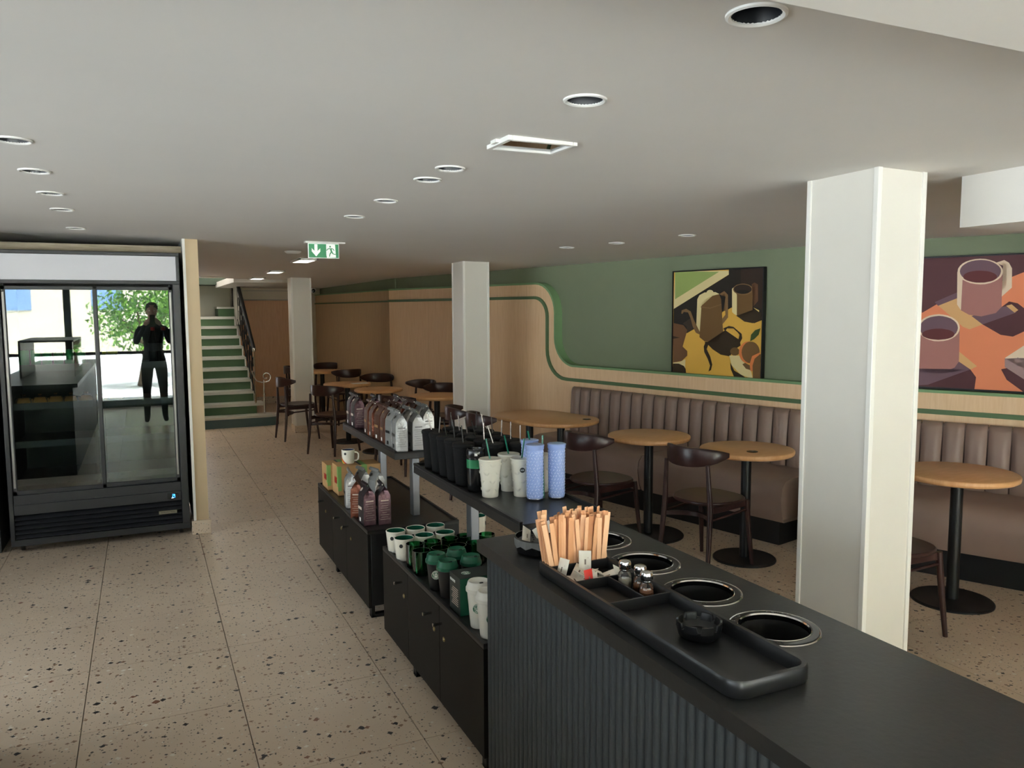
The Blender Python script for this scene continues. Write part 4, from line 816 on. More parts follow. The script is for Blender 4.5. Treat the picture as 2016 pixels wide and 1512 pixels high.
SILV = mat('silver_foil', (228, 228, 228), .34, metal=.3, bump=.9, bscale=26); GREYP = mat('matte_grey_print', (124, 124, 121), .55)
BRF = mat('copper_foil', (128, 72, 52), .3, metal=.4, bump=.9, bscale=28); BRP = mat('brown_print', (74, 46, 34), .45, bump=.2, bscale=30, var=.25, vscale=45)
PUF = mat('mauve_foil', (116, 86, 94), .3, metal=.4, bump=.9, bscale=28, var=.15, vscale=60); PUP = mat('black_print', (40, 32, 36), .45, bump=.2, bscale=30)
TXL = mat('pale_print', (206, 190, 176), .6); TXD = mat('grey_print', (150, 150, 150), .6); INK = mat('ink_black', (26, 26, 26), .5); LILP = mat('lilac_tag', (98, 80, 116), .5)
KS = bag_kind('silver', GREYP, SILV, (INK, INK, INK, TXD)); KB = bag_kind('brown', BRP, BRF, (mat('gold_scribble', (150, 116, 76), .5), WHITE, MAT['gold_scribble'], TXL)); KP = bag_kind('purple', PUP, PUF, (TXL, WHITE, TXL, TXL))
def bag(K, x, y, z, label, grp, rz=0, sc=1):
    t = thing('coffee_bag', label, 'coffee bag', (x, y, z), radians(rz), grp); t.scale = (sc,)*3
    for n_, k_ in (('bag_body', 'body'), ('tin_tie', 'tie'), ('tie_end', 'dot'), ('front_label', 'lab'), ('corner_tag', 'tg'), ('emblem', 'em'), ('back_print', 'tx')): part(n_, t, K[k_])
    return t
G1, G2 = 'coffee bags on the raised shelf', 'coffee bags on the low cabinet'
RN = {0: 'the aisle row', 1: 'the middle row', 2: 'the seat-side row'}
OR = ['nearest to us', 'second from us', 'third from us', 'fourth from us', 'fifth from us', 'sixth from us', 'seventh from us']
lay = {0: [(4.300, 'S'), (4.425, 'S'), (4.555, 'B'), (4.675, 'B'), (4.80, 'B'), (4.93, 'B'), (5.265, 'P'), (5.40, 'P')],
       1: [(4.305, 'S'), (4.45, 'S'), (4.60, 'B'), (4.73, 'B'), (4.87, 'B'), (5.20, 'P')],
       2: [(4.50, 'S'), (4.62, 'S'), (4.76, 'B'), (4.90, 'B'), (5.10, 'P')]}
KK = dict(S=(KS, 'silver and grey'), B=(KB, 'shiny brown'), P=(KP, 'dark mauve'))
for r_, L_ in lay.items():
    cnt = {}
    for y, c in L_:
        cnt[c] = cnt.get(c, -1)+1
        bag(KK[c][0], 1.292+.098*r_+random.uniform(-.003, .003)+(.03 if r_ == 2 else 0), y, ZS+.0012, '%s coffee bag on the raised shelf, %s in %s' % (KK[c][1], OR[cnt[c]], RN[r_]), G1, random.uniform(-5, 5))
low = [(KP, 1.066, 4.19, 'mauve coffee bag on the low cabinet, front left of the pair', 3), (KP, 1.150, 4.175, 'mauve coffee bag on the low cabinet, front right of the pair', -3), (KB, 1.062, 4.375, 'brown coffee bag leaning between silver and mauve bags on the low cabinet', -22),
       (KS, 1.076, 4.60, 'silver coffee bag on the low cabinet, leftmost against the carton', -8), (KS, 1.150, 4.62, 'silver coffee bag on the low cabinet, half hidden behind the brown one', 12), (KS, 1.215, 4.55, 'silver coffee bag on the low cabinet, rightmost beside the steel post', 14)]
for K, x, y, l, rz in low: bag(K, x, y, ZC+.0005, l, G2, rz)
# cartons and the rainbow mug
CART = mat('kraft_carton', (190, 148, 98), .75); LIME = mat('lime_label', (126, 168, 92), .6)
def carton(label, x0, x1, y0, y1, h):
    t = thing('kraft_carton', label, 'box', ((x0+x1)/2, (y0+y1)/2, ZC+.0005)); a, b = (x1-x0)/2, (y1-y0)/2
    MB().box(-a, a, -b, b, 0, h).build('carton_body', CART, t, bevel=.002)
    MB().box(-a-.0006, -a+.022, -b-.0006, -b, 0.03, h+.0004).box(-a-.0006, -a, -b, -b+.028, h*.3, h).build('lime_band', LIME, t)
    MB().box(a*.1, a*.1+.035, -b-.0006, -b, h*.55, h+.0004).box(a*.1, a*.1+.03, -b, b, h, h+.0006).build('lime_band', LIME, t)
    MB().box(a*.1-.012, a*.1, -b-.0008, b, h-.0, h+.0008).build('lid_gap', INK, t)
    MB().box(-a-.0012, -a-.0006, -b+.03, b*.2, h*.38, h*.6).build('picture_label', RC, t); return t
carton('kraft carton with lime labels under the rainbow mug', 1.068, 1.34, 4.90, 5.06, .185)
carton('second kraft carton just behind the one under the mug', 1.040, 1.20, 5.08, 5.25, .165)
def mugshape(r, h, n=28, taper=.88):
    return [(r*taper*.9, 0), (r*taper, .004), (r*(taper+1)/2, h*.5), (r, h-.002), (r-.002, h), (r-.0045, h-.002)], [(r-.0045, h-.002), (r*(taper+1)/2-.005, h*.5), (r*taper-.006, .008), (0, .007)]
def handle(r, h, n=10, w=.0055):
    return MB().tube([(r*.95, 0, h*.80), (r*1.30, 0, h*.80), (r*1.52, 0, h*.70), (r*1.56, 0, h*.5), (r*1.48, 0, h*.30), (r*1.2, 0, h*.20), (r*.9, 0, h*.2)], w, 8)
CER = mat('cream_ceramic', (232, 228, 214), .25, spec=.5); GRN = mat('bottle_green_glaze', (26, 92, 70), .15, spec=.6); BLUG = mat('navy_glaze', (34, 44, 84), .2)
rm = thing('mug', 'white mug with rainbow stripe and navy inside on top of the carton', 'mug', (1.155, 4.985, ZC+.187), radians(-20))
o_, i_ = mugshape(.042, .088); MB().lathe(o_, 36, close=False).build('mug_body', CER, rm, smooth=40); MB().lathe(i_, 36, close=False).build('glazed_inside', BLUG, rm, smooth=40); handle(.042, .088).build('handle', CER, rm, smooth=50)
for k, c in enumerate(((196, 52, 44), (226, 140, 50), (210, 200, 60), (70, 140, 80), (30, 60, 90))):
    mb = MB(); z0 = lambda a: .045-.02*((a+2.6)/1.3)+0
    for q in range(8):
        a0 = radians(-165+q*9); a1 = radians(-165+(q+1)*9); f0 = max(.003, .044-.0055*q-.008*k); f1 = max(.003, .044-.0055*(q+1)-.008*k); R_ = .0400+.00004*k
        def rz_(z): return .0385+.0035*z/.088+.0006+.0001*k
        mb.add([(rz_(f0)*cos(a0), rz_(f0)*sin(a0), f0), (rz_(f1)*cos(a1), rz_(f1)*sin(a1), f1), (rz_(f1-.008)*cos(a1), rz_(f1-.008)*sin(a1), max(.002, f1-.009)), (rz_(f0-.008)*cos(a0), rz_(f0-.008)*sin(a0), max(.002, f0-.009))], [(0, 1, 2, 3)])
    mb.build('rainbow_stripe', mat('stripe_%d' % k, c, .35), rm, smooth=60)
MB().lathe([(.008, 0), (.008, .0006), (0, .0006)], 16, xf=Matrix.Rotation(radians(-110), 4, 'Z') @ Matrix.Translation((.0412, 0, .066)) @ Matrix.Rotation(radians(90), 4, 'Y')).build('round_sticker', INK, rm)
# green-lined mugs
def lined_mug(label, x, y, rz):
    t = thing('mug', label, 'mug', (x, y, ZC+.0005), radians(rz), 'white mugs with green inside')
    o_, i_ = mugshape(.047, .105, taper=.78); MB().lathe(o_, 32, close=False, mod=lambda r, z, i, n: r*(1+.012*cos(8*2*pi*i/n)*(1-z/.105))).build('mug_body', CER, t, smooth=40); MB().lathe(i_, 32, close=False).build('glazed_inside', GRN, t, smooth=40)
    handle(.041, .105).build('handle', CER, t, smooth=50)
    MB().lathe([(.009, 0), (.009, .0006), (0, .0006)], 16, xf=Matrix.Rotation(radians(-65), 4, 'Z') @ Matrix.Translation((.0452, 0, .075)) @ Matrix.Rotation(radians(86), 4, 'Y')).build('round_sticker', INK, t)
    MB().box(-.0012, .0012, -.0012, .0012, 0, .05, xf=Matrix.Rotation(radians(58), 4, 'Z') @ Matrix.Translation((.0466, 0, .045))).build('printed_mark', GRN, t)
    return t
cols_ = ['left', 'middle', 'right']
m0 = lined_mug('white mug with green inside, left one of the front row of six', 1.062, 3.50, -60)
for j, y in enumerate((3.50, 3.635)):
    for i, x in enumerate((1.062, 1.162, 1.266)):
        if i == 0 and j == 0: continue
        dup(m0, (x, y+.004*i, ZC+.0005), radians(-60+8*i-5*j), 'white mug with green inside, %s one of the %s row of six' % (cols_[i], ('front', 'rear')[j]))
dup(m0, (1.478, 3.63, ZC+.0005), radians(30), 'white mug with green inside standing alone behind the steel post').scale = (1.05, 1.05, 1.25)
# green glasses
GGL = clear_glass('green_glass', (124, 208, 164), 1.6, .03)
def gglass(label, x, y, rz=-70):
    t = thing('glass_mug', label, 'glass', (x, y, ZC+.0005), radians(rz), 'green glass mugs')
    MB().lathe([(.033, 0), (.036, .004), (.040, .05), (.039, .108), (.037, .108), (.037, .05), (.033, .01), (0, .009)], 28, close=False).build('glass_body', GGL, t, smooth=40)
    handle(.039, .10, w=.005).build('handle', GGL, t, smooth=50); return t
g0 = gglass('green glass mug, front row, leftmost', 1.068, 3.265)
gl = [(1.072, 3.375, 'back row, leftmost'), (1.155, 3.268, 'front row, second from left'), (1.158, 3.378, 'back row, second from left'), (1.24, 3.27, 'front row, middle'), (1.245, 3.385, 'back row, middle'), (1.325, 3.275, 'front row, fourth from left'), (1.325, 3.40, 'back row, near the steel post'), (1.425, 3.375, 'back row, right of the steel post')]
for x, y, l in gl: dup(g0, (x, y, ZC+.0005), radians(-70+random.uniform(-25, 25)), 'green glass mug, '+l)
# black cups with green lids
LID = mat('green_lid', (22, 92, 66), .35); CUPB = mat('black_cup', (28, 26, 26), .4); WL = mat('white_print', (228, 232, 226), .5); SGN = mat('emblem_green', (28, 98, 66), .5)
def emblem(parent, r, mtx, white=True):
    e = MB().lathe([(r, 0), (r, .0005), (0, .0005)], 28, xf=mtx).build('round_emblem', SGN, parent)
    mb = MB(); Z = .0008
    def ring(r0, r1, n=28, a0=0, a1=2*pi):
        for i in range(n):
            p_, q_ = a0+(a1-a0)*i/n, a0+(a1-a0)*(i+1)/n; mb.add([(r0*cos(p_), r0*sin(p_), Z), (r1*cos(p_), r1*sin(p_), Z), (r1*cos(q_), r1*sin(q_), Z), (r0*cos(q_), r0*sin(q_), Z)], [(0, 1, 2, 3)], mtx)
    ring(r*.94, r); ring(r*.62, r*.66)
    def poly(pts): mb.add([(x*r, y*r, Z) for x, y in pts], [tuple(range(len(pts)))], mtx)
    poly([(-.12, .10), (-.13, .28), (0, .38), (.13, .28), (.12, .10), (0, .0)])          # face
    poly([(-.16, .36), (-.20, .52), (-.08, .44), (0, .58), (.08, .44), (.20, .52), (.16, .36), (0, .42)])  # crown
    for s in (-1, 1):
        poly([(s*.16, .30), (s*.26, .20), (s*.24, -.05), (s*.36, -.30), (s*.26, -.50), (s*.18, -.30), (s*.16, -.02)][::s])      # hair
        poly([(s*.40, .34), (s*.54, .20), (s*.52, -.10), (s*.42, -.34), (s*.40, -.05)][::s])         # raised tail
    poly([(-.12, -.10), (.12, -.10), (.16, -.50), (0, -.60), (-.16, -.50)])
    mb.build('emblem_figure', WL, e)
    for k, ch in enumerate('STARBUCKS'):
        a = radians(158-17*k); me = text_mesh(ch, r*.30, WL, ext=.0002, bold=True); o = bpy.data.objects.new('letter', me); COL.objects.link(o); o.parent = e
        o.matrix_local = mtx @ frame_mtx((sin(a), -cos(a), 0), (cos(a), sin(a), 0), (.80*r*cos(a), .80*r*sin(a), .0008))
    for k, ch in enumerate('COFFEE'):
        a = radians(-132+17*k); me = text_mesh(ch, r*.30, WL, ext=.0002, bold=True); o = bpy.data.objects.new('letter', me); COL.objects.link(o); o.parent = e
        o.matrix_local = mtx @ frame_mtx((-sin(a), cos(a), 0), (-cos(a), -sin(a), 0), (.80*r*cos(a), .80*r*sin(a), .0008))
    return e
def lidcup(label, x, y, z, h, r0, r1, cup, lid, grp, em=None, rz=0):
    t = thing('lidded_cup', label, 'cup', (x, y, z), radians(rz), grp); hl = h-.028
    MB().lathe([(r0, 0), (r0+.001, .003), (r1, hl)], 36).build('cup_body', cup, t, smooth=40)
    MB().lathe([(r1+.001, hl-.010), (r1+.004, hl-.008), (r1+.004, hl+.004), (r1+.001, hl+.008), (r1-.003, hl+.024), (r1-.006, hl+.028), (r1-.010, hl+.025), (0, hl+.023)], 36).build('lid', lid, t, smooth=35)
    MB().box(-.006, .006, -r1+.012, -r1+.020, hl+.0245, hl+.0285).build('sip_hole', INK, t)
    if em: zz = h*.46; rr_ = r0+(r1-r0)*zz/hl; a = radians(em); emblem(t, r0*.62, Matrix.Translation(((rr_+.0022)*cos(a), (rr_+.0022)*sin(a), zz)) @ frame_mtx((-sin(a), cos(a), 0), (cos(a)*-.06, sin(a)*-.06, 1), (0, 0, 0)))
    return t
lidcup('black cup with green lid and white round emblem, front left', 1.068, 3.068, ZC+.0005, .150, .029, .041, CUPB, LID, 'black cups with green lids', em=-112)
lidcup('black cup with green lid, front right touching the green box', 1.078, 2.962, ZC+.0005, .150, .029, .041, CUPB, LID, 'black cups with green lids', rz=10)
lidcup('black cup with green lid, rear left beside the glasses', 1.168, 3.095, ZC+.0005, .150, .029, .041, CUPB, LID, 'black cups with green lids', rz=20)
lidcup('black cup with green lid, rear right behind the green box', 1.188, 2.982, ZC+.0005, .150, .029, .041, CUPB, LID, 'black cups with green lids', rz=30)
WCP = mat('white_cup', (226, 224, 214), .3)
lidcup('white lidded cup with black sticker beside the green box', 1.075, 2.625, ZC+.0005, .172, .030, .043, WCP, WCP, 'white lidded cups', em=-118)
lidcup('white lidded cup nearest the counter, half hidden by it', 1.072, 2.525, ZC+.0005, .168, .030, .043, WCP, WCP, 'white lidded cups', em=-100)
# green gift box
gb = thing('gift_box', 'dark green and black printed box between the lidded cups', 'box', (1.145, 2.79, ZC+.0005)); GBX = mat('box_green', (22, 84, 60), .45); GBD = mat('box_dark', (38, 46, 42), .45)
MB().box(-.10, .10, -.055, .055, 0, .145).build('box_body', GBX, gb, bevel=.001)
MB().box(-.1008, -.1000, -.0552, .0552, 0, .1452).build('side_print', GBD, gb); MB().box(-.1006, .1002, -.0552, .0552, .1452, .1460).build('top_print', GBD, gb)
lettering('brand_lettering', 'STARBUCKS', .026, WL, gb, frame_mtx((1, 0, 0), (0, 0, 1), (.004, -.0555, .118)), bold=True)
lettering('side_title', 'BRANDS', .014, WL, gb, frame_mtx((0, -1, 0), (0, 0, 1), (-.1012, .022, .120)), bold=True)
mb = MB()
for i in range(9): mb.box(-.1014, -.1009, -.035+(.01 if i == 4 else 0), .035-.006*(i % 3), .030+.008*i, .0325+.008*i)
mb.build('side_text_lines', TXL, gb)
emblem(gb, .018, Matrix.Translation((-.055, 0, .1462)))
# ------------------------------------------------------------ tumblers
TUMB = mat('black_textured_plastic', (13, 13, 14), .65, spec=.25, bump=.5, bscale=420)
STS = mat('steel_straw', (160, 152, 148), .3, metal=.9); STB = mat('black_straw', (18, 18, 18), .3)
def tumbler(label, x, y, straw, lean=(0, 0)):
    t = thing('lidded_tumbler', label, 'tumbler', (x, y, ZS+.0003), random.random()*0, 'matte black tumblers with straws')
    MB().lathe([(.034, 0), (.036, .003), (.048, .178)], 36).build('cup_body', TUMB, t, smooth=40)
    MB().lathe([(.0485, .176), (.051, .179), (.051, .189), (.048, .194), (.044, .195), (0, .195)], 36).build('lid', TUMB, t, smooth=35)
    s = MB().tube([(0, 0, .19), (lean[0], lean[1], .272)], 0.0029, 8).build('straw', straw, t, smooth=40); return t
pos = []
for r_, x, ys in ((0, 1.290, [3.315, 3.422, 3.53, 3.638, 3.748]), (1, 1.405, [3.24, 3.345, 3.45, 3.555, 3.66, 3.765]), (2, 1.52, [3.20, 3.305, 3.41, 3.515, 3.62, 3.725])):
    for k_, y in enumerate(ys): pos.append((r_, k_, x, y))
tt = {}
random.seed(11)
for (r_, k_, x, y) in pos:
    straw = STB if (r_ == 0 and k_ < 3) or (r_ == 1 and k_ in (2, 5)) or (r_ == 2 and k_ == 5) else STS
    ln = (random.uniform(-.02, .01), random.uniform(-.015, .02))
    tumbler('matte black tumbler with %s straw, %s in %s' % ('black' if straw == STB else 'steel', OR[k_], RN[r_]), x, y, straw, ln)
fk = thing('travel_flask', 'glossy black travel flask with green band among the tumblers', 'flask', (1.298, 3.190, ZS+.0003), radians(-110))
BGL = mat('satin_black', (24, 24, 25), .25, spec=.6)
MB().lathe([(.034, 0), (.036, .004), (.038, .10), (.0385, .150)], 36).build('flask_body', BGL, fk, smooth=40)
MB().lathe([(.0388, .150), (.0405, .154), (.0405, .180), (.037, .186), (.034, .187), (.033, .180), (0, .179)], 36).build('screw_lid', BGL, fk, smooth=35)
MB().box(.0, .036, -.012, .012, .180, .192).build('drink_spout', BGL, fk, bevel=.003)
MB().lathe([(.0392, .104), (.0394, .142)], 36, close=False).build('green_band', mat('band_green', (24, 120, 74), .45), fk, smooth=40)
MB().box(.0385, .0412, -.006, .006, .160, .170).build('small_tag', WHITE, fk)
CRM = mat('pearl_ribbed_plastic', (224, 220, 206), .28, spec=.5, coat=.3); GST = mat('green_straw', (36, 112, 92), .25)
def wtumbler(label, x, y, rz, lean, sticker=False):
    t = thing('ribbed_tumbler', label, 'tumbler', (x, y, ZS+.0003), radians(rz), 'pearl white ribbed tumblers')
    N_ = 120; md = lambda r, z, i, n: r*(1+(.010 if i % 2 else 0)*(1 if z > .02 else 0))
    MB().lathe([(.0335, 0), (.0350, .004), (.0352, .020), (.0475, .155)], N_, mod=md).build('cup_body', CRM, t, smooth=30)
    MB().lathe([(.0485, .154), (.0495, .156), (.0495, .160), (.0470, .163), (.0440, .1625), (0, .1615)], 48).build('lid', CRM, t, smooth=35)
    MB().tube([(0, 0, .158), (lean[0], lean[1], .245)], .0036, 8).build('straw', GST, t, smooth=40)
    mb = MB()
    for row in range(4):
        for k in range(5):
            a = 2*pi*(k+.5*(row % 2))/5; zc = .038+.036*row; rr_ = .0352+(.0475-.0352)*max(0, (zc-.02))/.135+.0006; n = 10
            def P_(u, v, o): aa = a+u/rr_; r3 = .0352+(.0475-.0352)*max(0, (zc+v-.02))/.135+.0005+o; return (r3*cos(aa), r3*sin(aa), zc+v)
            arc_ = [(.013*cos(radians(180+180*i/n)), .013*sin(radians(180+180*i/n))) for i in range(n+1)]
            mb.add([P_(0, 0, .0034)]+[P_(u, v, .0) for u, v in arc_]+[P_(u*.75, v*.75, .0028) for u, v in arc_], [(i+1, i+2, n+1+i+2, n+1+i+1) for i in range(n)]+[(0, n+2+i, n+3+i) for i in range(n)])
    mb.build('raised_half_moons', CRM, t, smooth=60)
    if sticker:
        a = radians(sticker); MB().lathe([(.011, 0), (.011, .0006), (0, .0006)], 20, xf=Matrix.Translation((.0474*cos(a), .0474*sin(a), .118)) @ frame_mtx((-sin(a), cos(a), 0), (-cos(a)*.09, -sin(a)*.09, 1), (0, 0, 0))).build('round_sticker', INK, t)
        lettering('sticker_lettering', '0,95', .008, WL, t, Matrix.Translation((.0482*cos(a), .0482*sin(a), .118)) @ frame_mtx((-sin(a), cos(a), 0), (-cos(a)*.09, -sin(a)*.09, 1), (0, 0, 0)), bold=True)
    return t
wtumbler('pearl white ribbed tumbler, leftmost, standing alone in front', 1.313, 3.065, 10, (-.007, .02))
wtumbler('pearl white ribbed tumbler behind, between the other two', 1.432, 3.135, 40, (-.022, .01))
wtumbler('pearl white ribbed tumbler with black round sticker', 1.440, 3.02, 0, (.010, -.005), sticker=-112)
wtumbler('pearl white ribbed tumbler hidden behind the blue tumblers', 1.552, 3.06, 0, (.01, .0))
BLU_ = mat('periwinkle_plastic', (150, 172, 226), .22, spec=.55, coat=.5); BLUL = mat('periwinkle_relief', (186, 202, 240), .2, spec=.6); CLB = clear_glass('clear_base', (225, 230, 245), 1.5, .12)
def btumbler(label, x, y, straw=True, rz=0):
    t = thing('leaf_pattern_tumbler', label, 'tumbler', (x, y, ZS+.0003), radians(rz), 'tall blue leaf-pattern tumblers')
    MB().lathe([(.0325, .008), (.0345, .014), (.0358, .215)], 40).build('cup_body', BLU_, t, smooth=40)
    MB().lathe([(.0345, 0), (.0362, .003), (.0362, .012), (.0348, .014)], 40, close=False).build('clear_base', CLB, t, smooth=40)
    MB().lathe([(.0365, .213), (.0385, .216), (.0385, .226), (.0395, .228), (.0395, .2315), (.036, .234), (.033, .2345), (0, .2335)], 40).build('lid', BLU_, t, smooth=35)
    mb = MB(); rs = random.Random(5)
    for k in range(15):
        for j in range(16):
            a = 2*pi*(j+.5*(k % 2))/16+rs.uniform(-.06, .06); z = .022+.0130*k+rs.uniform(-.002, .002); th = rs.choice((.6, -.6, .9, -.9, .3))+rs.uniform(-.2, .2); L_, w_ = .0062, .0022; R_ = .0349+z*.0045
            def P_(u, v, o): aa = a+(u*sin(th)+v*cos(th))/R_; return ((R_+o)*cos(aa), (R_+o)*sin(aa), z+u*cos(th)-v*sin(th))
            mb.add([P_(-L_, 0, 0), P_(0, -w_, 0), P_(L_, 0, 0), P_(0, w_, 0), P_(0, 0, .0014)], [(0, 1, 4), (1, 2, 4), (2, 3, 4), (3, 0, 4)])
    tag(mb.build('leaf_relief', BLUL, t), kind='stuff')
    if straw: MB().tube([(0, .0, .232), (-.006, .010, .272)], .0036, 8).build('straw', GST, t, smooth=40)
    return t
btumbler('tall blue leaf-pattern tumbler, front left of three', 1.455, 2.925, False)
btumbler('tall blue leaf-pattern tumbler, right of three', 1.548, 2.908, False, 40)
btumbler('tall blue leaf-pattern tumbler, behind the front left one', 1.490, 3.045, True, 80)
st_ = thing('loose_straw', 'short green straw rising between the two front blue tumblers', 'straw', (1.50, 2.93, ZS+.0003)); MB().tube([(0, 0, .0), (.008, .03, .262)], .0034, 8).build('straw_tube', GST, st_, smooth=40)
# ------------------------------------------------------------ ceiling fittings
RB = mat('lamp_baffle', (22, 24, 30), .35)
wh = ['nearest the camera', 'second from the camera', 'third from the camera', 'fourth from the camera', 'fifth from the camera', 'farthest from the camera']
for k, (x, y) in enumerate(LAMPS):
    if k < 6: l = 'recessed round ceiling lamp in the line over the counter, '+wh[k]
    elif k < 11: l = 'recessed round ceiling lamp in the left line, '+(wh[k-6] if k < 10 else wh[5])
    else: l = 'recessed round ceiling lamp over the bench, '+['farthest of three', 'middle of three', 'nearest of three'][k-11]
    z = CEIL(x, y); t = thing('recessed_lamp', l, 'ceiling lamp', (x, y, z), 0, 'recessed black ceiling lamps')
    tl = Matrix.Rotation(radians(1.03), 4, 'Y') @ Matrix.Rotation(radians(-.66), 4, 'X')
    MB().lathe([(.047, .004), (.047, -.003), (.052, -.006), (.057, -.004), (.058, .0015)], 40, xf=tl, close=False).build('white_ring', WHITE, t, smooth=40)
    MB().lathe([(.0475, -.002), (.038, .050), (.030, .085), (0, .086)], 32, xf=tl, close=False).build('baffle', RB, t, smooth=40)
    MB().lathe([(.022, .078), (.012, .070), (0, .068)], 20, xf=tl, close=False).build('lens', mat('lamp_lens', (70, 74, 84), .15), t, smooth=40)
vt = thing('emergency_light', 'white framed recessed rectangular light in the ceiling above the shelves', 'ceiling lamp', (1.1825, 2.395, CEIL(1.18, 2.395)))
a, b = (VENT[1]-VENT[0])/2, (VENT[3]-VENT[2])/2
mb = MB(); mb.box(-a-.016, -a, -b-.016, b+.016, -.012, .004).box(a, a+.016, -b-.016, b+.016, -.012, .004).box(-a, a, -b-.016, -b, -.012, .004).box(-a, a, b, b+.016, -.012, .004); mb.build('frame', WHITE, vt, bevel=.002)
MB().box(-a, a, -b, b, .05, .055).box(-a, -a+.003, -b, b, .0, .05).box(a-.003, a, -b, b, 0, .05).box(-a, a, -b, -b+.003, 0, .05).box(-a, a, b-.003, b, 0, .05).build('housing', mat('housing_grey', (180, 176, 168), .5), vt)
MB().tube([(-a+.03, 0, .03), (a-.06, 0, .03)], .008, 10).build('lamp_tube', WHITE, vt, smooth=40)
MB().box(-a, a, -b, b, -.004, -.002).build('diffuser', clear_glass('diffuser', (225, 222, 214), 1.2, .08), vt)
MB().box(-a-.03, -a-.016, -.02, .02, -.008, .004).build('clip', WHITE, vt)
ph = ['nearest behind the exit sign', 'second behind the exit sign', 'farthest of the small panels']
PANM = mat('lit_panel', (246, 246, 240), .5, emit=((255, 250, 238), 10.0))
for k, (x, y) in enumerate(((1.41, 7.70), (1.425, 9.62), (1.42, 11.15))):
    t = thing('ceiling_panel_light', 'small square white ceiling light, '+ph[k], 'ceiling lamp', (x, y, CEIL(x, y)), 0, 'small square ceiling lights')
    mb = MB(); A_ = .09; B_ = .24 if k == 0 else .2
    mb.box(-A_, A_, -B_, -B_+.03, -.018, .002).box(-A_, A_, B_-.03, B_, -.018, .002).box(-A_, -A_+.02, -B_, B_, -.018, .002).box(A_-.02, A_, -B_, B_, -.018, .002); mb.build('frame', WHITE, t, bevel=.002)
    MB().box(-A_+.02, A_-.02, -B_+.03, B_-.03, -.004, .0).build('diffuser', PANM, t)
t = thing('ceiling_panel_light', 'white ceiling light strip above the staircase opening', 'ceiling lamp', (.86, 11.2, CEIL(.86, 11.2))); MB().box(-.15, .15, -.08, .08, -.014, 0).build('frame', WHITE, t, bevel=.002)
t = thing('smoke_detector', 'flat round white detector on the ceiling behind the exit sign', 'smoke detector', (1.16, 6.81, CEIL(1.16, 6.81))); MB().lathe([(.0, -.022), (.05, -.02), (.065, -.008), (.068, .0)], 28).build('housing', WHITE, t, smooth=40)
for k, (x, y) in enumerate(((1.29, 7.05),)):
    pass
# exit sign
ex_ = thing('exit_sign', 'green exit sign with down arrow and running figure hanging from ceiling', 'exit sign', (1.230, 5.93, CEIL(1.23, 5.93)), radians(0))
SGR = mat('sign_green', (30, 128, 78), .4, emit=((30, 128, 78), .15)); SWH = mat('sign_white', (240, 244, 240), .4, emit=((240, 244, 240), .25))
MB().box(-.135, .155, -.03, .03, -.012, .002).build('ceiling_bracket', WHITE, ex_, bevel=.002)
MB().box(-.112, .112, -.006, .006, -.118, -.012).build('sign_plate', SWH, ex_, bevel=.001)
MB().box(-.108, .108, -.0068, -.006, -.114, -.016).build('green_field', SGR, ex_)
def spoly(name, polys, m, o=-.0072):
    bm = bmesh.new()
    for pts in polys:
        vs = [bm.verts.new((x, o, z)) for x, z in pts]; f = bm.faces.new(vs)
    bmesh.ops.triangulate(bm, faces=bm.faces); return bm_obj(name, bm, m, ex_)
spoly('white_panel', [[(.018, -.017), (.083, -.017), (.083, -.080), (.088, -.110), (.022, -.113), (.018, -.09)]], SWH)
spoly('arrow', [[(-.067, -.080), (-.045, -.080), (-.045, -.019), (-.067, -.019)], [(-.056, -.106), (-.025, -.070), (-.025, -.046), (-.056, -.078)], [(-.056, -.106), (-.056, -.078), (-.087, -.046), (-.087, -.070)]], SWH)
def limb(p_, q_, w): d_ = Vector((q_[0]-p_[0], q_[1]-p_[1])).normalized()*w; n_ = (-d_.y, d_.x); return [(p_[0]+n_[0], p_[1]+n_[1]), (p_[0]-n_[0], p_[1]-n_[1]), (q_[0]-n_[0], q_[1]-n_[1]), (q_[0]+n_[0], q_[1]+n_[1])]
run = [limb((.050, -.046), (.057, -.072), .006), limb((.048, -.046), (.030, -.050), .0028), limb((.030, -.050), (.020, -.062), .0028), limb((.053, -.046), (.068, -.050), .0028), limb((.068, -.050), (.076, -.062), .0028),
       limb((.056, -.070), (.044, -.088), .004), limb((.044, -.088), (.040, -.106), .0032), limb((.058, -.070), (.068, -.086), .004), limb((.068, -.086), (.086, -.088), .003), circ(.047, -.033, .0065, 12)]
spoly('running_figure', run, SGR, -.0076)
cm = thing('security_camera', 'small white security camera on the pier beside the stairs column', 'camera', (2.70, 13.98, 1.97)); MB().lathe([(.0, -.05), (.045, -.045), (.05, 0), (.045, .05), (0, .055)], 20, xf=Matrix.Rotation(radians(90), 4, 'X')).build('housing', WHITE, cm, smooth=40)
MB().lathe([(.034, 0), (.030, .012), (0, .014)], 18, xf=Matrix.Translation((0, -.045, -.01)) @ Matrix.Rotation(radians(90), 4, 'X')).build('lens', BLKG, cm, smooth=40); MB().box(-.015, .015, .05, .13, -.015, .015).build('bracket', WHITE, cm)
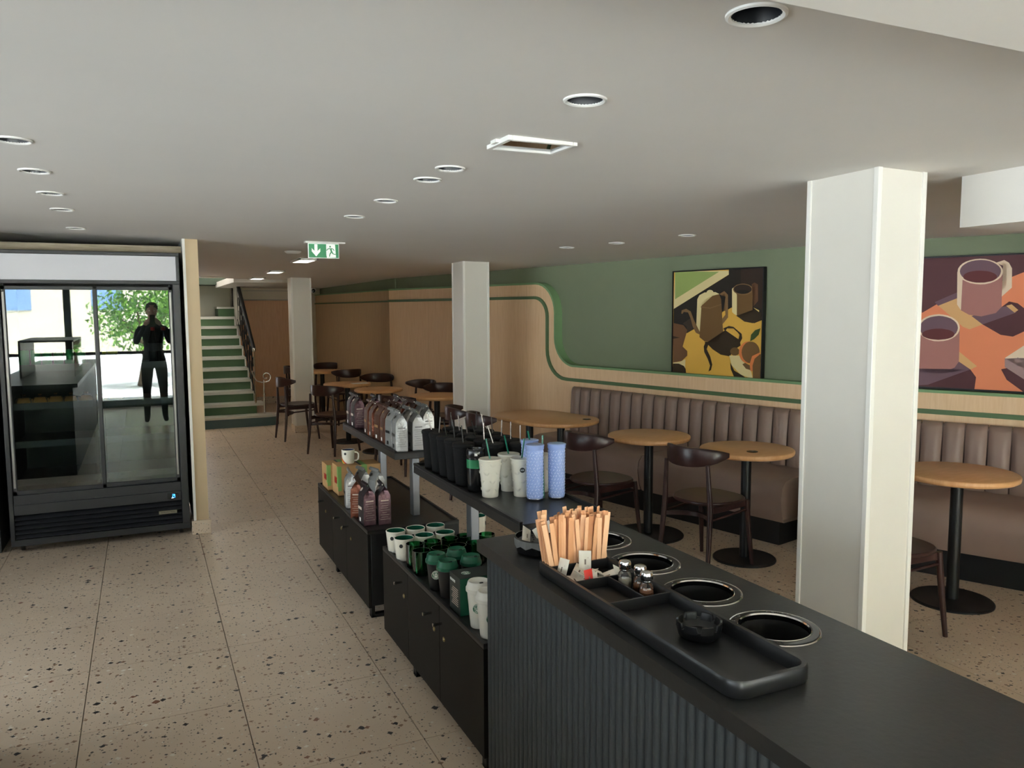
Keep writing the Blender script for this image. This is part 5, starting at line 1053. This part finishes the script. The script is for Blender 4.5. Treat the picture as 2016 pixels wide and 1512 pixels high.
# ------------------------------------------------------------ photographer, seen in the refrigerator glass
def person(x, y, rz):
    t = thing('person', 'person in dark clothes holding up a phone, mirrored in the refrigerator door', 'person', (x, y, 0), rz)
    J = dict(pel=(0, 0, .93, .135), wst=(0, .0, 1.06, .12), chs=(0, .0, 1.27, .145), nck=(0, -.005, 1.44, .065), hd0=(0, .0, 1.52, .060))
    for s, k in ((-1, 'L'), (1, 'R')):
        J['hp'+k] = (.09*s, 0, .90, .105); J['kn'+k] = (.11*s, .02, .50, .062); J['an'+k] = (.12*s, 0, .10, .042); J['to'+k] = (.13*s, .15, .05, .036)
        J['sh'+k] = (.18*s, 0, 1.38, .062); J['el'+k] = (.23*s, .10, 1.16, .045); J['wr'+k] = (.10*s, .20, 1.44, .028)
    names = list(J); idx = {n: i for i, n in enumerate(names)}
    E_ = [('pel', 'wst'), ('wst', 'chs'), ('chs', 'nck'), ('nck', 'hd0')]
    for k in 'LR': E_ += [('pel', 'hp'+k), ('hp'+k, 'kn'+k), ('kn'+k, 'an'+k), ('an'+k, 'to'+k), ('chs', 'sh'+k), ('sh'+k, 'el'+k), ('el'+k, 'wr'+k)]
    me = bpy.data.meshes.new('body'); me.from_pydata([J[n][:3] for n in names], [(idx[a], idx[b]) for a, b in E_], [])
    o = bpy.data.objects.new('body', me); COL.objects.link(o); o.parent = t
    sk = o.modifiers.new('skin', 'SKIN'); sk.use_smooth_shade = True; su = o.modifiers.new('sub', 'SUBSURF'); su.levels = 1; su.render_levels = 1
    for i, n in enumerate(names): v = me.skin_vertices[0].data[i]; v.radius = (J[n][3], J[n][3]*(.8 if n in ('chs', 'wst', 'pel') else 1)); v.use_root = (n == 'pel')
    me.materials.append(mat('dark_clothes', (30, 30, 36), .8))
    SK = mat('skin', (196, 150, 124), .5)
    hd = MB().lathe([(.0, -.115), (.045, -.105), (.064, -.06), (.074, 0), (.077, .04), (.066, .085), (.035, .112), (0, .12)], 24, xf=Matrix.Translation((0, .02, 1.625)) @ Matrix.Diagonal((.95, 1.15, 1, 1))).build('head', SK, t, smooth=60)
    MB().tube([(0, .098, 1.64), (0, .122, 1.605), (0, .10, 1.60)], [.008, .012, .006], 8).build('nose', SK, hd, smooth=60)
    for s in (-1, 1):
        MB().lathe([(0, -.011), (.008, -.008), (.011, 0), (.008, .008), (0, .011)], 12, (s*.030, .094, 1.635)).build('eye', WHITE, hd, smooth=60)
        MB().lathe([(0, -.012), (.018, 0), (0, .022)], 12, (s*.073, .01, 1.615)).build('ear', SK, hd, smooth=60)
        w = Vector((.10*s, .20, 1.44)); ph_ = Vector((.045*s, .235, 1.50))
        MB().tube([w, (w+ph_)/2, ph_], [.026, .034, .030], 10).build('palm', SK, t, smooth=60)
        for k in range(4): MB().tube([ph_+Vector((0, 0, .012*(k-1.5))), ph_+Vector((.010*s, .035, .015*(k-1.2))), ph_+Vector((-.012*s, .048, .017*(k-1)))], [.009, .008, .006], 7).build('finger', SK, t, smooth=60)
        MB().tube([ph_, ph_+Vector((-.01*s, -.01, .03)), ph_+Vector((-.028*s, .0, .045))], [.011, .010, .007], 7).build('thumb', SK, t, smooth=60)
    MB().box(-.022, .022, .095, .10, 1.572, 1.579).build('mouth', mat('lips', (150, 90, 84), .5), hd)
    MB().lathe([(.080, .02), (.084, .06), (.070, .105), (.035, .130), (0, .134)], 24, xf=Matrix.Translation((0, .008, 1.625)) @ Matrix.Diagonal((.98, 1.12, 1, 1))).build('hair', mat('dark_hair', (40, 30, 26), .7), hd, smooth=60)
    return t
person(.14, -.29, 0)
pn = thing('phone', 'dark phone held up in both hands by the mirrored person', 'phone', (.14, -.045, 1.50)); MB().prism(rrect(-.036, .036, -.074, .074, .008), -.004, .004, Matrix.Rotation(radians(90), 4, 'X')).build('phone_body', BLKG, pn, bevel=.001)
# ------------------------------------------------------------ service counter behind the left frame edge (mirrored in the glass)
sc = thing('service_counter', 'dark service counter left of the aisle, mirrored in the left glass door', 'counter', (-1.0, 1.2, 0))
MB().box(-.35, .35, -2.2, 2.2, 0, .88).build('counter_body', CABF, sc); MB().box(-.38, .40, -2.25, 2.25, .88, .92).build('worktop', BLK2, sc)
MB().box(-.2, .32, .1, 1.3, 1.30, 1.32).box(-.2, -.18, .1, 1.3, .92, 1.3).build('case_frame', BLKM, sc); MB().box(.315, .32, .1, 1.3, .92, 1.30).build('case_glass', WGL, sc)
# ------------------------------------------------------------ street outside the front windows
stt = root('street')
MB().box(-30, 40, -45, -2.7, -.3, -.12).build('pavement', mat('pale_paving', (218, 219, 220), .8, var=.05, vscale=2), stt)
bd_ = thing('building', 'pale building across the street, mirrored in the glass', 'building', (2, -26, -.12)); MB().box(-16, 16, -3, 0, 0, 5).build('facade', mat('pale_render', (214, 206, 186), .8), bd_)
mb = MB(); w0 = None
for k in range(9):
    me_ = MB().box(-.6, .6, -.02, .03, 0, 1.6).mesh('window', mat('blue_pane', (120, 150, 190), .2)) if w0 is None else w0; w0 = me_
    part('window', bd_, w0, loc=(-13.5+3.4*k, 0, 1.8))
LEAFS = [mat('leaf_bright', (112, 156, 62), .6), mat('leaf_mid', (74, 118, 48), .6)]; BARK = mat('bark', (86, 70, 54), .9)
def tree(label, x, y, h, r, seed):
    t = thing('tree', label, 'tree', (x, y, -.12)); rs = random.Random(seed)
    MB().tube([(0, 0, 0), (.1, 0, h*.3), (0, .1, h*.6)], [.16, .12, .07], 10).build('trunk', BARK, t, smooth=50)
    for k in range(4): a = k*1.7; MB().tube([(0, .05, h*.45), (r*.5*cos(a), r*.5*sin(a), h*.75)], [.06, .02], 7).build('branch', BARK, t, smooth=50)
    mb = MB()
    for k in range(1700):
        v = Vector((rs.gauss(0, 1), rs.gauss(0, 1), rs.gauss(0, 1))).normalized()*r*rs.uniform(.35, 1); c = Vector((v.x, v.y, h*.72+v.z*.8)); s = rs.uniform(.045, .085)
        a_ = Vector((rs.uniform(-1, 1), rs.uniform(-1, 1), rs.uniform(-1, 1))).normalized(); b_ = a_.orthogonal().normalized()*.5; mb.mi = k % 2
        mb.add([c-a_*s, c+b_*s, c+a_*s, c-b_*s], [(0, 1, 2, 3)])
    tag(mb.build('foliage', LEAFS, t), kind='stuff')
tree('leafy street tree, mirrored in the right refrigerator door', .0, -8.0, 2.3, 1.15, 3)
tree('smaller leafy street tree, mirrored beside the first one', 1.3, -11.0, 3.0, 1.3, 4)
aw = thing('light_blocker', 'added unseen cloth awning over the front windows, outside', 'light_blocker', (2, -2.72, 2.50)); MB().add([(-5.5, 0, .05), (3, 0, .05), (3, -2.2, -.12), (-5.5, -2.2, -.12), (-5.5, 0, .08), (3, 0, .08), (3, -2.2, -.09), (-5.5, -2.2, -.09)], [(3, 2, 1, 0), (4, 5, 6, 7), (0, 1, 5, 4), (3, 7, 6, 2), (0, 4, 7, 3), (1, 2, 6, 5)]).build('cloth', mat('blocker_cloth', (214, 190, 140), .8), aw)  # unseen sheet added to cut light bounced off the paving
# , only its reflection shows in the left door
